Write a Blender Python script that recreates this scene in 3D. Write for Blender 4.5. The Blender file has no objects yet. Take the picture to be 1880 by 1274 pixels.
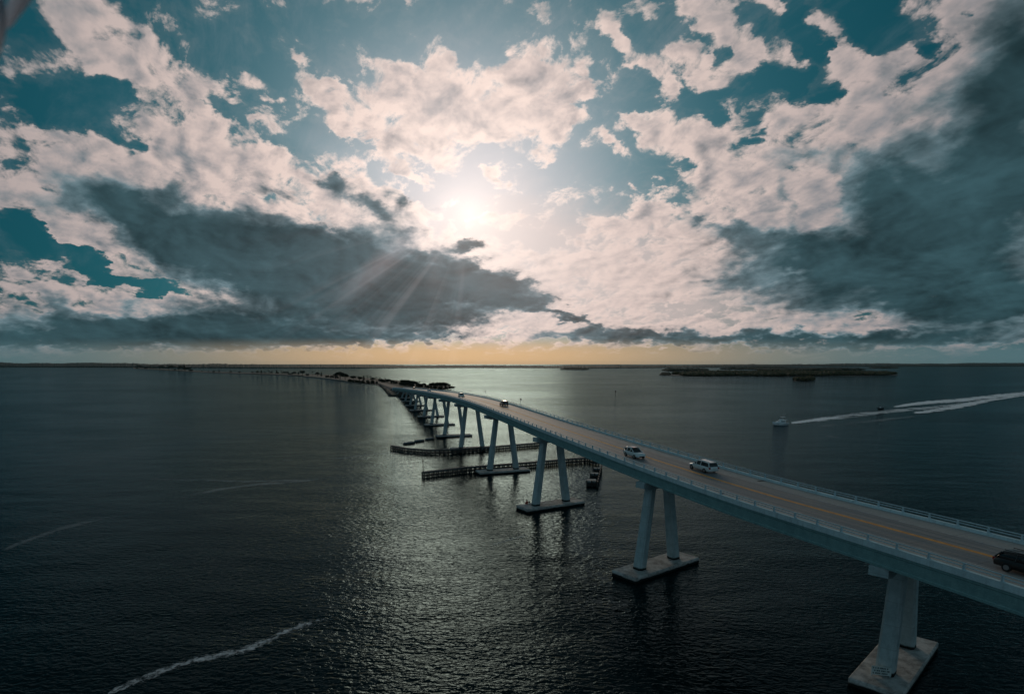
import bpy, bmesh, math, random
from mathutils import Vector, Matrix
R = math.radians
SC = bpy.context.scene
COL = SC.collection

# ------------------------------------------------------------------ camera
CAM_H, FPX, PITCH, HOR = 33.0, 1100.0, 8.0, 668.0
TH = R(PITCH)
SROW = HOR + FPX * math.tan(TH)            # image row of the optical axis (1880 x 1274 photo)
cd = bpy.data.cameras.new('camera')
cam = bpy.data.objects.new('camera', cd)
COL.objects.link(cam)
SC.camera = cam
cd.sensor_width = 36.0
cd.lens = 36.0 * FPX / 1880.0
cd.shift_y = (SROW - 637.0) / 1880.0
cd.clip_start, cd.clip_end = 0.05, 60000
cam.location = (0, 0, CAM_H)
cam.rotation_euler = (R(90 - PITCH), 0, 0)
cd.dof.use_dof = True
cd.dof.focus_distance = 150
cd.dof.aperture_fstop = 5.6


def ray(x, y):
    a = (x - 940) / FPX
    b = -(y - SROW) / FPX
    return Vector((a, math.cos(TH) + b * math.sin(TH), -math.sin(TH) + b * math.cos(TH)))


def at(x, y, z=0.0):
    """world point at height z seen at photo pixel x, y (surveying aid)"""
    r = ray(x, y)
    t = (z - CAM_H) / r.z
    return Vector((0, 0, CAM_H)) + r * t


# ------------------------------------------------------------------ light
SC.render.engine = 'CYCLES'
SC.view_settings.view_transform = 'Standard'
SC.view_settings.look = 'None'
SC.view_settings.exposure = 0.0
SC.view_settings.gamma = 1.0
SUN_D = ray(862, 392).normalized()
SUN_EL = math.asin(SUN_D.z)
SUN_AZ = math.atan2(SUN_D.x, SUN_D.y)
sl = bpy.data.lights.new('sun', 'SUN')
sl.energy = 0.5
sl.angle = R(18)
sl.color = (1.0, 0.80, 0.60)
so = bpy.data.objects.new('sun', sl)
COL.objects.link(so)
so.rotation_euler = (-SUN_D).to_track_quat('-Z', 'Y').to_euler()


class NT:
    """small helper round a node tree: every method returns an output socket"""
    def __init__(s, tree):
        s.t = tree; s.n = tree.nodes; s.l = tree.links

    def new(s, kind, **kw):
        n = s.n.new(kind)
        for k, v in kw.items():
            setattr(n, k, v)
        return n

    def put(s, sock, v):
        if isinstance(v, bpy.types.NodeSocket):
            s.l.new(v, sock)
        elif v is not None:
            if sock.type == 'RGBA' and hasattr(v, '__len__') and len(v) == 3:
                v = (*v, 1)
            sock.default_value = v

    def m(s, op, a, b=None, c=None, clamp=False):
        n = s.new('ShaderNodeMath', operation=op, use_clamp=clamp)
        for i, v in enumerate((a, b, c)):
            s.put(n.inputs[i], v)
        return n.outputs[0]

    def v(s, op, a, b=None, scale=None):
        n = s.new('ShaderNodeVectorMath', operation=op)
        s.put(n.inputs[0], a); s.put(n.inputs[1], b)
        if scale is not None:
            s.put(n.inputs['Scale'], scale)
        return n.outputs['Value'] if op in ('LENGTH', 'DOT_PRODUCT', 'DISTANCE') else n.outputs[0]

    def noise(s, vec, scale, detail=4, rough=0.55, dist=0.0, col=False, lac=2.0, w=None):
        n = s.new('ShaderNodeTexNoise')
        if w is not None:
            n.noise_dimensions = '1D'; s.put(n.inputs['W'], w)
        else:
            s.put(n.inputs['Vector'], vec)
        s.put(n.inputs['Scale'], scale); s.put(n.inputs['Detail'], detail)
        s.put(n.inputs['Roughness'], rough); s.put(n.inputs['Distortion'], dist)
        s.put(n.inputs['Lacunarity'], lac)
        return n.outputs['Color' if col else 'Fac']

    def ss(s, x, a, b, lo=0.0, hi=1.0, smooth=True):
        n = s.new('ShaderNodeMapRange', interpolation_type='SMOOTHSTEP' if smooth else 'LINEAR')
        for i, q in enumerate((x, a, b, lo, hi)):
            s.put(n.inputs[i], q)
        return n.outputs[0]

    def mix(s, f, a, b, mode='MIX'):
        n = s.new('ShaderNodeMix', data_type='RGBA', blend_type=mode)
        n.clamp_result = False
        s.put(n.inputs[0], f); s.put(n.inputs[6], a); s.put(n.inputs[7], b)
        return n.outputs[2]

    def sep(s, v):
        n = s.new('ShaderNodeSeparateXYZ'); s.put(n.inputs[0], v)
        return n.outputs[0], n.outputs[1], n.outputs[2]

    def comb(s, x, y, z=0.0):
        n = s.new('ShaderNodeCombineXYZ')
        for i, q in enumerate((x, y, z)):
            s.put(n.inputs[i], q)
        return n.outputs[0]

    def ramp(s, x, stops):
        n = s.new('ShaderNodeValToRGB'); s.put(n.inputs[0], x)
        e = n.color_ramp.elements
        while len(e) < len(stops):
            e.new(0.5)
        for el, (p, c) in zip(e, stops):
            el.position = p
            el.color = (*c, 1) if hasattr(c, '__len__') else (c, c, c, 1)
        return n.outputs[0]

    def blobs(s, vec, lst):
        """sum of soft ellipses (cx, cy, rx, ry, turn, amount) in the western sky"""
        acc = None
        for cx, cy, rx, ry, rot, amp in lst:
            u, v_, k, kv = skyuv(cx, cy)
            n = s.new('ShaderNodeMapping', vector_type='TEXTURE')
            s.put(n.inputs[0], vec)
            n.inputs[1].default_value = (u, v_, 0)
            n.inputs[2].default_value = (0, 0, R(-rot))
            n.inputs[3].default_value = (rx * k, ry * kv, 1)
            g = s.new('ShaderNodeTexGradient', gradient_type='SPHERICAL')
            s.l.new(n.outputs[0], g.inputs[0])
            acc = s.m('MULTIPLY_ADD', g.outputs['Fac'], amp, acc if acc is not None else 0.0)
        return acc


def skyuv(x, y):
    f = lambda a, b: (lambda r: (r.x / r.y, r.z / r.y))(ray(a, b))
    u, v_ = f(x, y)
    return u, v_, (f(x + 1, y)[0] - u), abs(f(x, y + 1)[1] - v_)


# cloud shapes, surveyed from the photograph as directions in the western sky
CLOUD = [
 (120,30,90,60,20,.9),(200,80,140,80,25,1.1),(300,130,160,70,28,1.1),(120,110,80,60,20,.7),(390,150,90,35,15,.7),
 (270,190,110,60,45,.9),(330,240,130,80,40,1.2),(400,290,130,70,30,1.2),(215,225,80,30,10,.7),(150,225,40,14,0,.4),
 (50,260,130,45,12,.9),(150,300,190,65,8,1.2),(300,320,200,75,5,1.2),(470,310,150,55,12,1.1),(560,330,120,60,20,1.1),
 (670,360,140,70,28,1.2),(760,410,110,50,25,1.1),(40,330,130,70,0,1.0),(60,390,150,60,20,1.1),(160,440,150,50,32,1.0),
 (60,485,110,14,4,.7),(110,520,220,32,8,1.0),(300,560,190,28,6,1.0),(20,130,26,16,0,.6),(22,212,28,14,30,.6),(0,180,60,10,0,.3),
 (400,560,70,24,0,.8),(540,195,80,28,30,1.0),(620,170,110,28,12,.9),(640,215,110,45,25,1.1),(720,150,120,45,30,1.0),(780,215,150,80,25,1.4),(600,150,60,12,20,.5),
 (830,140,90,35,35,.9),(900,200,180,85,22,1.5),(960,120,90,45,38,1.1),(1020,170,90,70,45,1.2),(1075,150,30,70,-10,.7),(1010,230,110,45,8,1.1),
 (730,270,110,35,28,1.0),(810,290,80,22,25,.7),(650,240,60,20,20,.6),(765,315,50,15,30,.8),(890,317,42,16,25,1.0),(795,322,40,10,0,.5),
 (1140,65,75,26,52,1.0),(1190,115,80,40,45,1.1),(1215,155,55,35,40,1.0),(1275,15,50,30,50,.8),(1330,60,90,50,55,1.2),(1370,110,60,60,60,1.1),
 (1265,105,70,55,20,1.0),(1310,145,70,40,20,.8),(1440,105,40,70,-12,1.0),(1420,20,90,28,10,.8),(1510,60,55,60,-35,1.1),(1560,110,60,80,-35,1.3),
 (1600,190,70,100,-20,1.4),(1600,230,90,70,0,1.2),(1670,70,70,60,20,.8),(1660,130,110,50,10,1.0),(1720,110,70,40,0,.6),(1760,60,60,80,20,.8),(1690,20,60,25,0,.6),(1840,60,130,130,30,1.5),(1780,180,180,90,-25,1.4),
 (1500,140,40,60,-20,.5),(1160,225,90,22,28,.9),(1230,255,110,45,12,1.1),(1310,240,60,40,10,.8),(1110,270,35,20,30,.7),(1130,285,40,18,20,.7),(1190,270,60,30,0,.6),
 (1400,220,130,50,5,1.1),(1500,230,130,60,15,1.2),(1350,290,150,60,0,1.1),(1310,345,110,60,20,1.2),(1400,350,130,90,20,1.4),(1500,350,120,110,20,1.5),
 (1130,415,90,25,10,.8),(1200,400,100,35,-5,1.0),(1180,450,170,40,8,1.0),(1280,420,160,60,5,1.2),(1130,500,220,50,8,1.2),(1060,460,80,25,0,.4),
 (1300,500,230,60,5,1.2),(1100,550,220,35,4,1.1),(930,405,85,22,2,1.2),(1165,358,24,9,30,.8),(1205,347,14,8,30,.6),(463,222,30,13,10,.8),(487,190,34,11,5,.6),(550,105,20,12,20,.5),(560,78,40,10,40,.35),(370,60,70,22,40,.35),(1000,298,24,8,0,.5),(1155,147,14,16,0,.6),
 (1380,585,260,22,0,1.1),(1600,595,200,20,0,.9),(850,600,200,30,0,1.0),(1000,590,200,40,5,1.2),
 # the thick banks
 (170,390,190,80,18,1.5),(350,440,280,130,18,2.2),(560,480,300,140,5,2.4),(760,500,300,110,6,2.2),(900,520,190,60,14,1.6),
 (100,600,380,60,0,1.8),(400,600,380,60,0,1.8),(700,605,260,45,0,1.6),(110,555,50,40,0,1.1),(240,565,50,24,0,.7),(330,560,60,28,0,.7),
 (1150,608,260,36,0,1.5),(1450,618,380,30,0,1.4),(1750,610,300,40,0,1.5),(1500,480,260,150,0,2.0),(1700,430,330,260,0,2.8),(1850,300,230,260,0,2.4),
 (1870,120,100,120,0,1.2),(0,640,300,30,0,.5),
]
HOLE = [
 (640,45,220,40,0,.35),(450,110,110,40,30,.5),(560,210,60,50,0,.35),(1590,25,80,70,20,1.1),(1640,70,60,35,0,.7),(1705,105,28,30,0,.6),(1772,28,24,24,0,.8),(1778,62,20,26,0,.7),(1470,45,35,60,-15,1.1),(1490,85,20,50,-25,.8),
 (1400,150,26,30,0,.6),(1465,150,35,36,0,.9),(1320,100,26,28,0,.6),(1300,175,70,18,0,.7),(1305,210,30,14,30,.8),(1515,180,22,16,30,.7),(1695,100,26,30,0,.6),
 (1265,305,50,22,0,.8),(1405,238,30,10,0,.5),(1390,262,40,14,20,.6),(30,315,30,26,0,.9),(70,245,60,16,10,.4),(220,175,160,26,14,.7),
 (120,205,150,60,8,.9),(300,285,30,8,0,.3),(110,460,140,26,26,1.4),(200,510,170,22,16,1.0),(310,535,90,22,8,.9),(60,440,80,20,10,.9),(20,340,20,10,0,.6),
 (880,265,60,25,0,.3),(1260,550,60,10,0,.7),(1600,578,140,7,0,1.0),(560,300,120,20,30,.4),(1150,195,130,14,0,.6),(1300,390,20,40,0,.2),(350,188,60,8,20,.4),
]
DARK = [(1865,50,95,170,8,1.1),(1800,190,90,90,0,.5),(1760,60,50,60,0,.2),
 (70,375,90,26,12,.4),(170,370,130,50,15,1.0),(260,400,160,70,22,1.5),(370,440,190,80,15,1.8),(490,480,240,95,8,2.0),(640,500,240,95,0,1.9),(790,530,220,75,3,1.8),
 (910,530,130,45,14,1.4),(300,490,100,50,25,.7),(270,515,60,20,10,.7),(450,585,260,50,0,1.4),(700,590,240,42,0,1.4),(560,430,180,40,5,.7),
 (310,352,42,28,0,.9),(430,388,95,26,4,.9),(300,330,60,12,10,.3),(520,352,50,15,5,.7),(612,330,36,18,10,.7),(650,355,75,30,22,.9),(700,390,75,28,12,1.0),(730,360,30,20,30,.7),(790,388,24,9,0,.8),
 (740,425,80,18,5,.6),(840,452,36,16,0,.9),(873,455,34,16,0,1.1),(185,325,30,20,0,.3),(470,320,60,12,10,.25),(1480,140,30,60,-20,.15),
 (110,565,45,35,0,1.0),(30,565,50,22,0,.7),(100,600,300,34,0,1.4),(330,605,260,34,0,1.3),(240,562,40,16,0,.6),(150,628,400,16,0,1.0),(520,622,260,16,0,.8),
 (1010,572,80,18,12,1.3),(1065,588,60,12,22,1.1),(1100,612,190,20,0,.95),(1330,622,280,16,0,.9),(1600,622,300,20,0,1.0),(830,580,100,12,-5,.6),(1000,548,80,10,0,.4),(820,612,60,10,0,.4),
 (1340,425,110,30,8,.6),(1290,405,60,16,0,.5),(1450,450,150,50,5,.75),(1560,500,260,70,5,1.3),(1650,440,220,130,-20,1.5),(1780,420,230,200,0,2.0),(1850,260,130,170,10,1.8),(1880,120,70,120,0,1.0),
 (1820,560,240,80,0,2.0),(1560,560,180,30,0,.7),(1490,285,100,32,-8,.8),(1640,290,170,60,-15,1.0),(1455,375,24,60,-25,1.1),(1460,430,60,30,0,.7),(1620,350,120,70,0,1.1),(1350,215,60,12,0,.2),(1330,520,140,18,0,.35),(1250,500,80,10,0,.3),
 (1360,465,170,90,0,.35),(1430,540,170,70,0,.55),(1290,540,120,30,0,.25),(1780,120,90,120,0,.35),(150,628,700,34,0,1.3),(620,622,330,22,0,.9),(1500,626,620,28,0,1.1),(1250,480,60,8,0,.2),(1540,225,30,20,0,.3),(1700,200,120,40,-20,.5),
]
LIT = [(1490,375,62,62,35,1.4),(1350,395,90,26,18,.7),(1590,215,50,40,-20,.9),(1370,340,80,40,0,.4),(1460,505,40,10,0,.5),(1640,350,60,30,-35,.35),(1560,560,20,10,0,.3),(225,575,60,12,0,.2)]
VEIL = [(1060,470,330,120,6,1.2),(1150,560,420,75,4,1.1),(980,600,420,50,0,.8),(900,420,200,120,0,.5),(1250,470,200,120,0,.5)]
BEAM = [(725,462,175,30,-42,.55),(670,505,130,16,-30,.20),(800,480,20,90,8,.18),(640,290,240,30,22,.25),(845,480,14,80,-3,.10)]


HZ = 0.38


def build_world():
    w = bpy.data.worlds.new('World')
    SC.world = w
    w.use_nodes = True
    w.cycles.sampling_method = 'MANUAL'
    w.cycles.sample_map_resolution = 512
    t = NT(w.node_tree)
    w.node_tree.nodes.clear()
    d = t.new('ShaderNodeTexCoord').outputs['Generated']
    x, y, z = t.sep(d)
    yy = t.m('MAXIMUM', y, 0.04)
    u = t.m('DIVIDE', x, yy)
    vv = t.m('DIVIDE', t.m('MAXIMUM', z, 0.0), yy)
    uv = t.comb(u, vv, 0)
    # cloud deck coordinates: flatten towards the horizon
    hz = t.m('ADD', t.m('MAXIMUM', z, 0.0), HZ)
    deck = t.comb(t.m('DIVIDE', x, hz), t.m('DIVIDE', y, hz), 0)
    # ragged outlines: warp the survey coordinates at two sizes
    w1 = t.v('SUBTRACT', t.noise(deck, 8.0, 5, 0.62, col=True), (0.5, 0.5, 0.5))
    w1 = t.v('MULTIPLY', w1, (0.15, 0.09, 0))
    wuv = t.v('ADD', uv, w1)
    c = t.m('SUBTRACT', t.blobs(wuv, CLOUD), t.m('MULTIPLY_ADD', t.blobs(wuv, HOLE), 1.3, 0.10))
    # behind the photographer: broken cloud
    back = t.ss(y, 0.25, -0.1)
    high = t.ss(z, 0.43, 0.62)  # dark cloud added overhead, out of view, to darken the water below
    c = t.m('MULTIPLY_ADD', t.m('MAXIMUM', back, high), 0.45, c)
    c = t.m('MINIMUM', c, t.m('MULTIPLY_ADD', c, 0.28, 0.46))
    # billowy detail, a little drawn out along the wind
    def field(vec, det_n):
        mp = t.new('ShaderNodeMapping', vector_type='TEXTURE')
        t.put(mp.inputs[0], vec)
        mp.inputs[2].default_value = (0, 0, R(28)); mp.inputs[3].default_value = (0.86, 1.12, 1)
        n0 = t.noise(mp.outputs[0], 4.8, 2, 0.5)
        n1 = t.noise(mp.outputs[0], 12.0, det_n, 0.63, 0.3)
        vo = t.new('ShaderNodeTexVoronoi', feature='F1')
        vo.normalize = True
        t.put(vo.inputs['Vector'], t.v('ADD', mp.outputs[0], t.v('SCALE', t.comb(n1, n0, 0), None, 0.10)))
        t.put(vo.inputs['Scale'], 32.0); t.put(vo.inputs['Detail'], 2.0); t.put(vo.inputs['Roughness'], 0.6)
        puff = t.m('SUBTRACT', 0.62, vo.outputs['Distance'])
        nn = t.m('ADD', t.m('MULTIPLY_ADD', t.m('SUBTRACT', n1, 0.5), 1.0, 0.5), t.m('MULTIPLY', t.m('SUBTRACT', n0, 0.5), 0.45))
        return t.m('ADD', nn, t.m('MULTIPLY', puff, 0.24))
    f1 = field(deck, 8)
    # the same field a little nearer the sun: its slope gives lit and shaded sides of each billow
    tosun = t.v('SUBTRACT', (SUN_D.x / (SUN_D.z + HZ), SUN_D.y / (SUN_D.z + HZ), 0), deck)
    off = t.v('SCALE', t.v('NORMALIZE', tosun), None, 0.010)
    f2 = field(t.v('ADD', deck, off), 4)
    det = t.m('SUBTRACT', f1, 0.52)
    w2 = t.v('MULTIPLY', t.v('SUBTRACT', t.noise(deck, 12.0, 5, 0.6, col=True), (0.5, 0.5, 0.5)), (0.10, 0.06, 0))
    duv = t.v('ADD', uv, w2)
    dk = t.m('SUBTRACT', t.blobs(duv, DARK), t.blobs(duv, LIT))
    c = t.m('MULTIPLY_ADD', t.ss(dk, 0.3, 1.1), 0.55, c)
    thick = t.m('MULTIPLY_ADD', det, 3.2, c)
    alpha = t.ss(thick, 0.26, 0.88)
    thin = t.ss(thick, -0.15, 0.35, 0.0, 0.035)
    alpha = t.m('MAXIMUM', alpha, thin)
    def lump(vec):
        mp = t.new('ShaderNodeMapping', vector_type='TEXTURE')
        t.put(mp.inputs[0], vec)
        mp.inputs[2].default_value = (0, 0, R(28)); mp.inputs[3].default_value = (0.9, 1.1, 1)
        return t.noise(mp.outputs[0], 10.0, 4, 0.52, 0.35)
    relief = t.m('SUBTRACT', lump(deck), lump(t.v('ADD', deck, t.v('SCALE', t.v('NORMALIZE', tosun), None, 0.021))))
    relief = t.m('MULTIPLY_ADD', t.m('SUBTRACT', f1, f2), 0.45, relief)
    # sun glow
    dot = t.v('DOT_PRODUCT', d, tuple(SUN_D))
    ang = t.m('ARCCOSINE', t.m('MINIMUM', dot, 0.999999))        # radians from the sun
    g1 = t.m('EXPONENT', t.m('MULTIPLY', ang, -1 / 0.075))
    g2 = t.m('EXPONENT', t.m('MULTIPLY', t.m('POWER', ang, 2.0), -1 / 0.035))
    g3 = t.m('EXPONENT', t.m('MULTIPLY', ang, -1 / 0.40))
    g4 = t.m('EXPONENT', t.m('MULTIPLY', ang, -1 / 0.24))
    # clear air: Nishita sky pulled to teal
    sky = t.new('ShaderNodeTexSky', sky_type='NISHITA')
    sky.sun_disc = False
    sky.sun_elevation = SUN_EL
    sky.sun_rotation = SUN_AZ
    sky.air_density = 1.0; sky.dust_density = 1.5; sky.ozone_density = 3.0
    nish = t.v('MULTIPLY', sky.outputs[0], (0.0002, 0.0030, 0.0034))
    clear = t.mix(g4, (0.000, 0.034, 0.048), (0.08, 0.33, 0.42))
    clear = t.v('ADD', clear, nish)
    clear = t.mix(t.m('MULTIPLY', g2, 0.90), clear, (0.60, 0.54, 0.59))
    # thin high streaks in the open patches
    cm = t.new('ShaderNodeMapping', vector_type='TEXTURE')
    t.put(cm.inputs[0], deck)
    cm.inputs[2].default_value = (0, 0, R(35)); cm.inputs[3].default_value = (0.45, 1.5, 1)
    wisp = t.m('MULTIPLY', t.ss(t.noise(cm.outputs[0], 3.0, 8, 0.68, 0.6), 0.46, 0.78), t.ss(z, 0.05, 0.2))
    clear = t.mix(t.m('MULTIPLY', wisp, 0.42), clear, t.mix(g4, (0.10, 0.17, 0.20), (0.55, 0.55, 0.60)))
    # low band over the sea
    el = t.m('ARCTANGENT', vv)
    azs = t.m('ABSOLUTE', t.m('SUBTRACT', u, -0.07))
    wide = t.m('EXPONENT', t.m('MULTIPLY', t.m('POWER', azs, 2.0), -1 / 0.16))
    band = t.mix(wide, (0.075, 0.150, 0.170), (0.71, 0.455, 0.235))
    hb = t.ss(vv, 0.010, 0.060, 1.0, 0.0)
    clear = t.mix(hb, clear, band)
    # cloud colours
    g5 = t.m('EXPONENT', t.m('MULTIPLY', t.m('POWER', ang, 1.5), -1 / 0.42))
    lit_hi = t.mix(g5, (0.15, 0.16, 0.19), (1.05, 0.82, 0.72))
    lit_lo = t.mix(g3, (0.09, 0.15, 0.18), (0.50, 0.42, 0.43))
    core = t.m('SUBTRACT', t.m('MULTIPLY_ADD', det, 1.5, c), t.m('MULTIPLY', t.m('SUBTRACT', f2, 0.52), -1.2))
    sh = t.m('MULTIPLY_ADD', relief, 2.4, 0.95)
    sh = t.m('SUBTRACT', sh, t.m('MULTIPLY', t.ss(core, 0.45, 1.7), 0.62), clamp=True)
    lit = t.mix(sh, lit_lo, lit_hi)
    dk = t.m('ADD', dk, t.m('MULTIPLY', det, 0.9))
    dk = t.m('SUBTRACT', dk, t.m('MULTIPLY', relief, 1.2))
    dk = t.m('MULTIPLY_ADD', back, 0.3, dk)
    dk = t.m('MULTIPLY_ADD', high, 1.6, dk)
    deep = t.mix(t.ss(dk, 0.3, 1.6), (0.120, 0.180, 0.205), (0.020, 0.055, 0.066))
    deep = t.mix(t.m('MULTIPLY', g3, 0.10), deep, (0.34, 0.30, 0.32))
    big = t.noise(deck, 3.5, 4, 0.6, 0.6)
    deep = t.v('SCALE', deep, None, t.m('MULTIPLY_ADD', relief, 1.1, t.ss(big, 0.3, 0.7, 0.68, 1.5)))
    rim = t.m('MULTIPLY', t.ss(core, 0.15, 0.85, 1.0, 0.0), t.m('MULTIPLY', g3, 0.55))
    lit = t.v('ADD', lit, t.v('SCALE', (0.75, 0.62, 0.52), None, rim))
    dkf = t.m('MULTIPLY', t.ss(dk, -0.02, 0.85), t.ss(thick, 0.35, 1.0, 0.25, 1.0))
    cl = t.mix(dkf, lit, deep)
    veil = t.m('MINIMUM', t.blobs(wuv, VEIL), 1.0)
    clear = t.mix(t.m('MULTIPLY', veil, 0.75), clear, (0.62, 0.50, 0.47))
    cl = t.mix(t.m('MULTIPLY', veil, t.ss(dk, 0.3, 0.9, 0.50, 0.08)), cl, (0.70, 0.55, 0.50))
    colr = t.mix(alpha, clear, cl)
    colr = t.v('SCALE', colr, None, t.ss(y, 0.15, -0.5, 1.0, 1.8))  # unseen sky behind the camera brightened to lift the bridge's shaded sides
    # everything near the horizon is seen through sea air
    haze_f = t.ss(vv, 0.008, 0.045, 0.95, 0.0)
    colr = t.mix(haze_f, colr, band)
    # air lit up round the sun, with faint fanning rays
    g6 = t.m('EXPONENT', t.m('MULTIPLY', t.m('POWER', ang, 1.8), -1 / 0.060))
    hide = t.m('SUBTRACT', 1.0, t.m('MULTIPLY', t.ss(dk, 0.2, 1.0), 0.82))
    colr = t.mix(t.m('MULTIPLY', t.m('MULTIPLY', g6, hide), t.m('MULTIPLY', t.ss(vv, 0.12, 0.34, 0.50, 0.26), t.ss(vv, 0.02, 0.10))), colr, (0.92, 0.80, 0.76))
    su, sv = SUN_D.x / SUN_D.y, SUN_D.z / SUN_D.y
    fan = t.m('ARCTAN2', t.m('SUBTRACT', vv, sv), t.m('SUBTRACT', u, su))
    fray = t.ss(t.noise(None, 5.5, 3, 0.6, w=fan), 0.46, 0.72)
    fall = t.m('MULTIPLY', t.ss(ang, 0.03, 0.12), t.ss(ang, 0.12, 0.42, 1.0, 0.0))
    down = t.ss(vv, sv + 0.05, sv - 0.06)
    colr = t.v('ADD', colr, t.v('SCALE', (0.060, 0.050, 0.050), None, t.m('MULTIPLY', t.m('MULTIPLY', fray, fall), t.m('MULTIPLY', down, t.ss(u, su + 0.03, su - 0.10, 0.12, 0.9)))))
    # sun burning through, and the beams it throws
    bm = t.blobs(uv, BEAM)
    colr = t.v('ADD', colr, t.v('SCALE', (0.42, 0.33, 0.33), None, t.m('MULTIPLY', bm, 0.45)))
    open_ = t.m('SUBTRACT', 1.0, t.m('MULTIPLY', t.m('MULTIPLY', alpha, t.ss(dk, 0.1, 0.8)), 0.85))
    colr = t.v('ADD', colr, t.v('SCALE', (0.85, 0.74, 0.62), None, t.m('MULTIPLY', g1, t.m('MULTIPLY', open_, 0.62))))
    # below the horizon (never seen: the sea covers it)
    colr = t.mix(t.ss(z, -0.02, 0.0, 1.0, 0.0), colr, (0.01, 0.025, 0.03))
    bg = t.new('ShaderNodeBackground')
    t.l.new(t.v('SCALE', colr, None, 10.0), bg.inputs[0])
    bg.inputs[1].default_value = 0.1
    out = t.new('ShaderNodeOutputWorld')
    t.l.new(bg.outputs[0], out.inputs[0])


build_world()


# ------------------------------------------------------------------ materials
def mat(name, base, rough=0.6, metal=0.0, var=0.0, vscale=1.0, bump=0.0, bscale=8.0, spec=None, coat=0.0, col2=None, emit=None):
    m = bpy.data.materials.new(name); m.use_nodes = True
    t = NT(m.node_tree); b = m.node_tree.nodes['Principled BSDF']
    b.inputs['Roughness'].default_value = rough; b.inputs['Metallic'].default_value = metal
    if coat: b.inputs['Coat Weight'].default_value = coat
    if spec is not None: b.inputs['Specular IOR Level'].default_value = spec
    if var or bump or col2:
        oc = t.new('ShaderNodeTexCoord').outputs['Object']
    if var or col2:
        n = t.noise(oc, vscale, 6, 0.6)
        c2 = col2 or tuple(c * (1 - var) for c in base)
        c1 = base if col2 else tuple(min(1, c * (1 + var)) for c in base)
        t.l.new(t.mix(t.ss(n, 0.32, 0.68), c1, c2), b.inputs['Base Color'])
    else:
        b.inputs['Base Color'].default_value = (*base, 1)
    if emit:
        b.inputs['Emission Color'].default_value = (*emit[:3], 1); b.inputs['Emission Strength'].default_value = emit[3]
    if bump:
        bn = t.new('ShaderNodeBump'); bn.inputs['Distance'].default_value = bump; bn.inputs['Strength'].default_value = 1
        t.l.new(t.noise(oc, bscale, 5, 0.6), bn.inputs['Height']); t.l.new(bn.outputs[0], b.inputs['Normal'])
    return m


def concrete_mat(name, base, stain, algae_top=None, streak=1.0, joint=0):
    m = bpy.data.materials.new(name); m.use_nodes = True
    t = NT(m.node_tree); b = m.node_tree.nodes['Principled BSDF']
    b.inputs['Roughness'].default_value = 0.85
    b.inputs['Specular IOR Level'].default_value = 0.3
    g = t.new('ShaderNodeNewGeometry').outputs['Position']
    x, y, z = t.sep(g)
    n = t.noise(g, 0.7, 6, 0.65)
    st = t.noise(t.comb(t.m('MULTIPLY', x, 2.2), t.m('MULTIPLY', y, 2.2), t.m('MULTIPLY', z, 0.22)), 1.0, 5, 0.6)
    fine = t.noise(g, 6.0, 4, 0.6)
    c = t.mix(t.ss(n, 0.35, 0.7), base, stain)
    c = t.mix(t.m('MULTIPLY', t.ss(st, 0.48, 0.75), 0.55 * streak), c, tuple(q * 0.55 for q in base))
    c = t.mix(t.m('MULTIPLY', t.ss(fine, 0.4, 0.7), 0.22), c, tuple(q * 1.35 for q in base))
    if joint:
        jl = t.ss(t.m('PINGPONG', z, joint / 2), joint / 2 - 0.05, joint / 2 - 0.01)
        c = t.mix(t.m('MULTIPLY', jl, 0.45), c, tuple(q * 0.45 for q in base))
    if algae_top is not None:
        edge = t.m('ADD', z, t.m('MULTIPLY', t.m('SUBTRACT', n, 0.5), 0.6))
        c = t.mix(t.ss(edge, algae_top - 0.15, algae_top + 0.1, 1.0, 0.0), c, (0.008, 0.010, 0.009))
    t.l.new(c, b.inputs['Base Color'])
    bn = t.new('ShaderNodeBump'); bn.inputs['Distance'].default_value = 0.03
    t.l.new(fine, bn.inputs['Height']); t.l.new(bn.outputs[0], b.inputs['Normal'])
    return m


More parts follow.
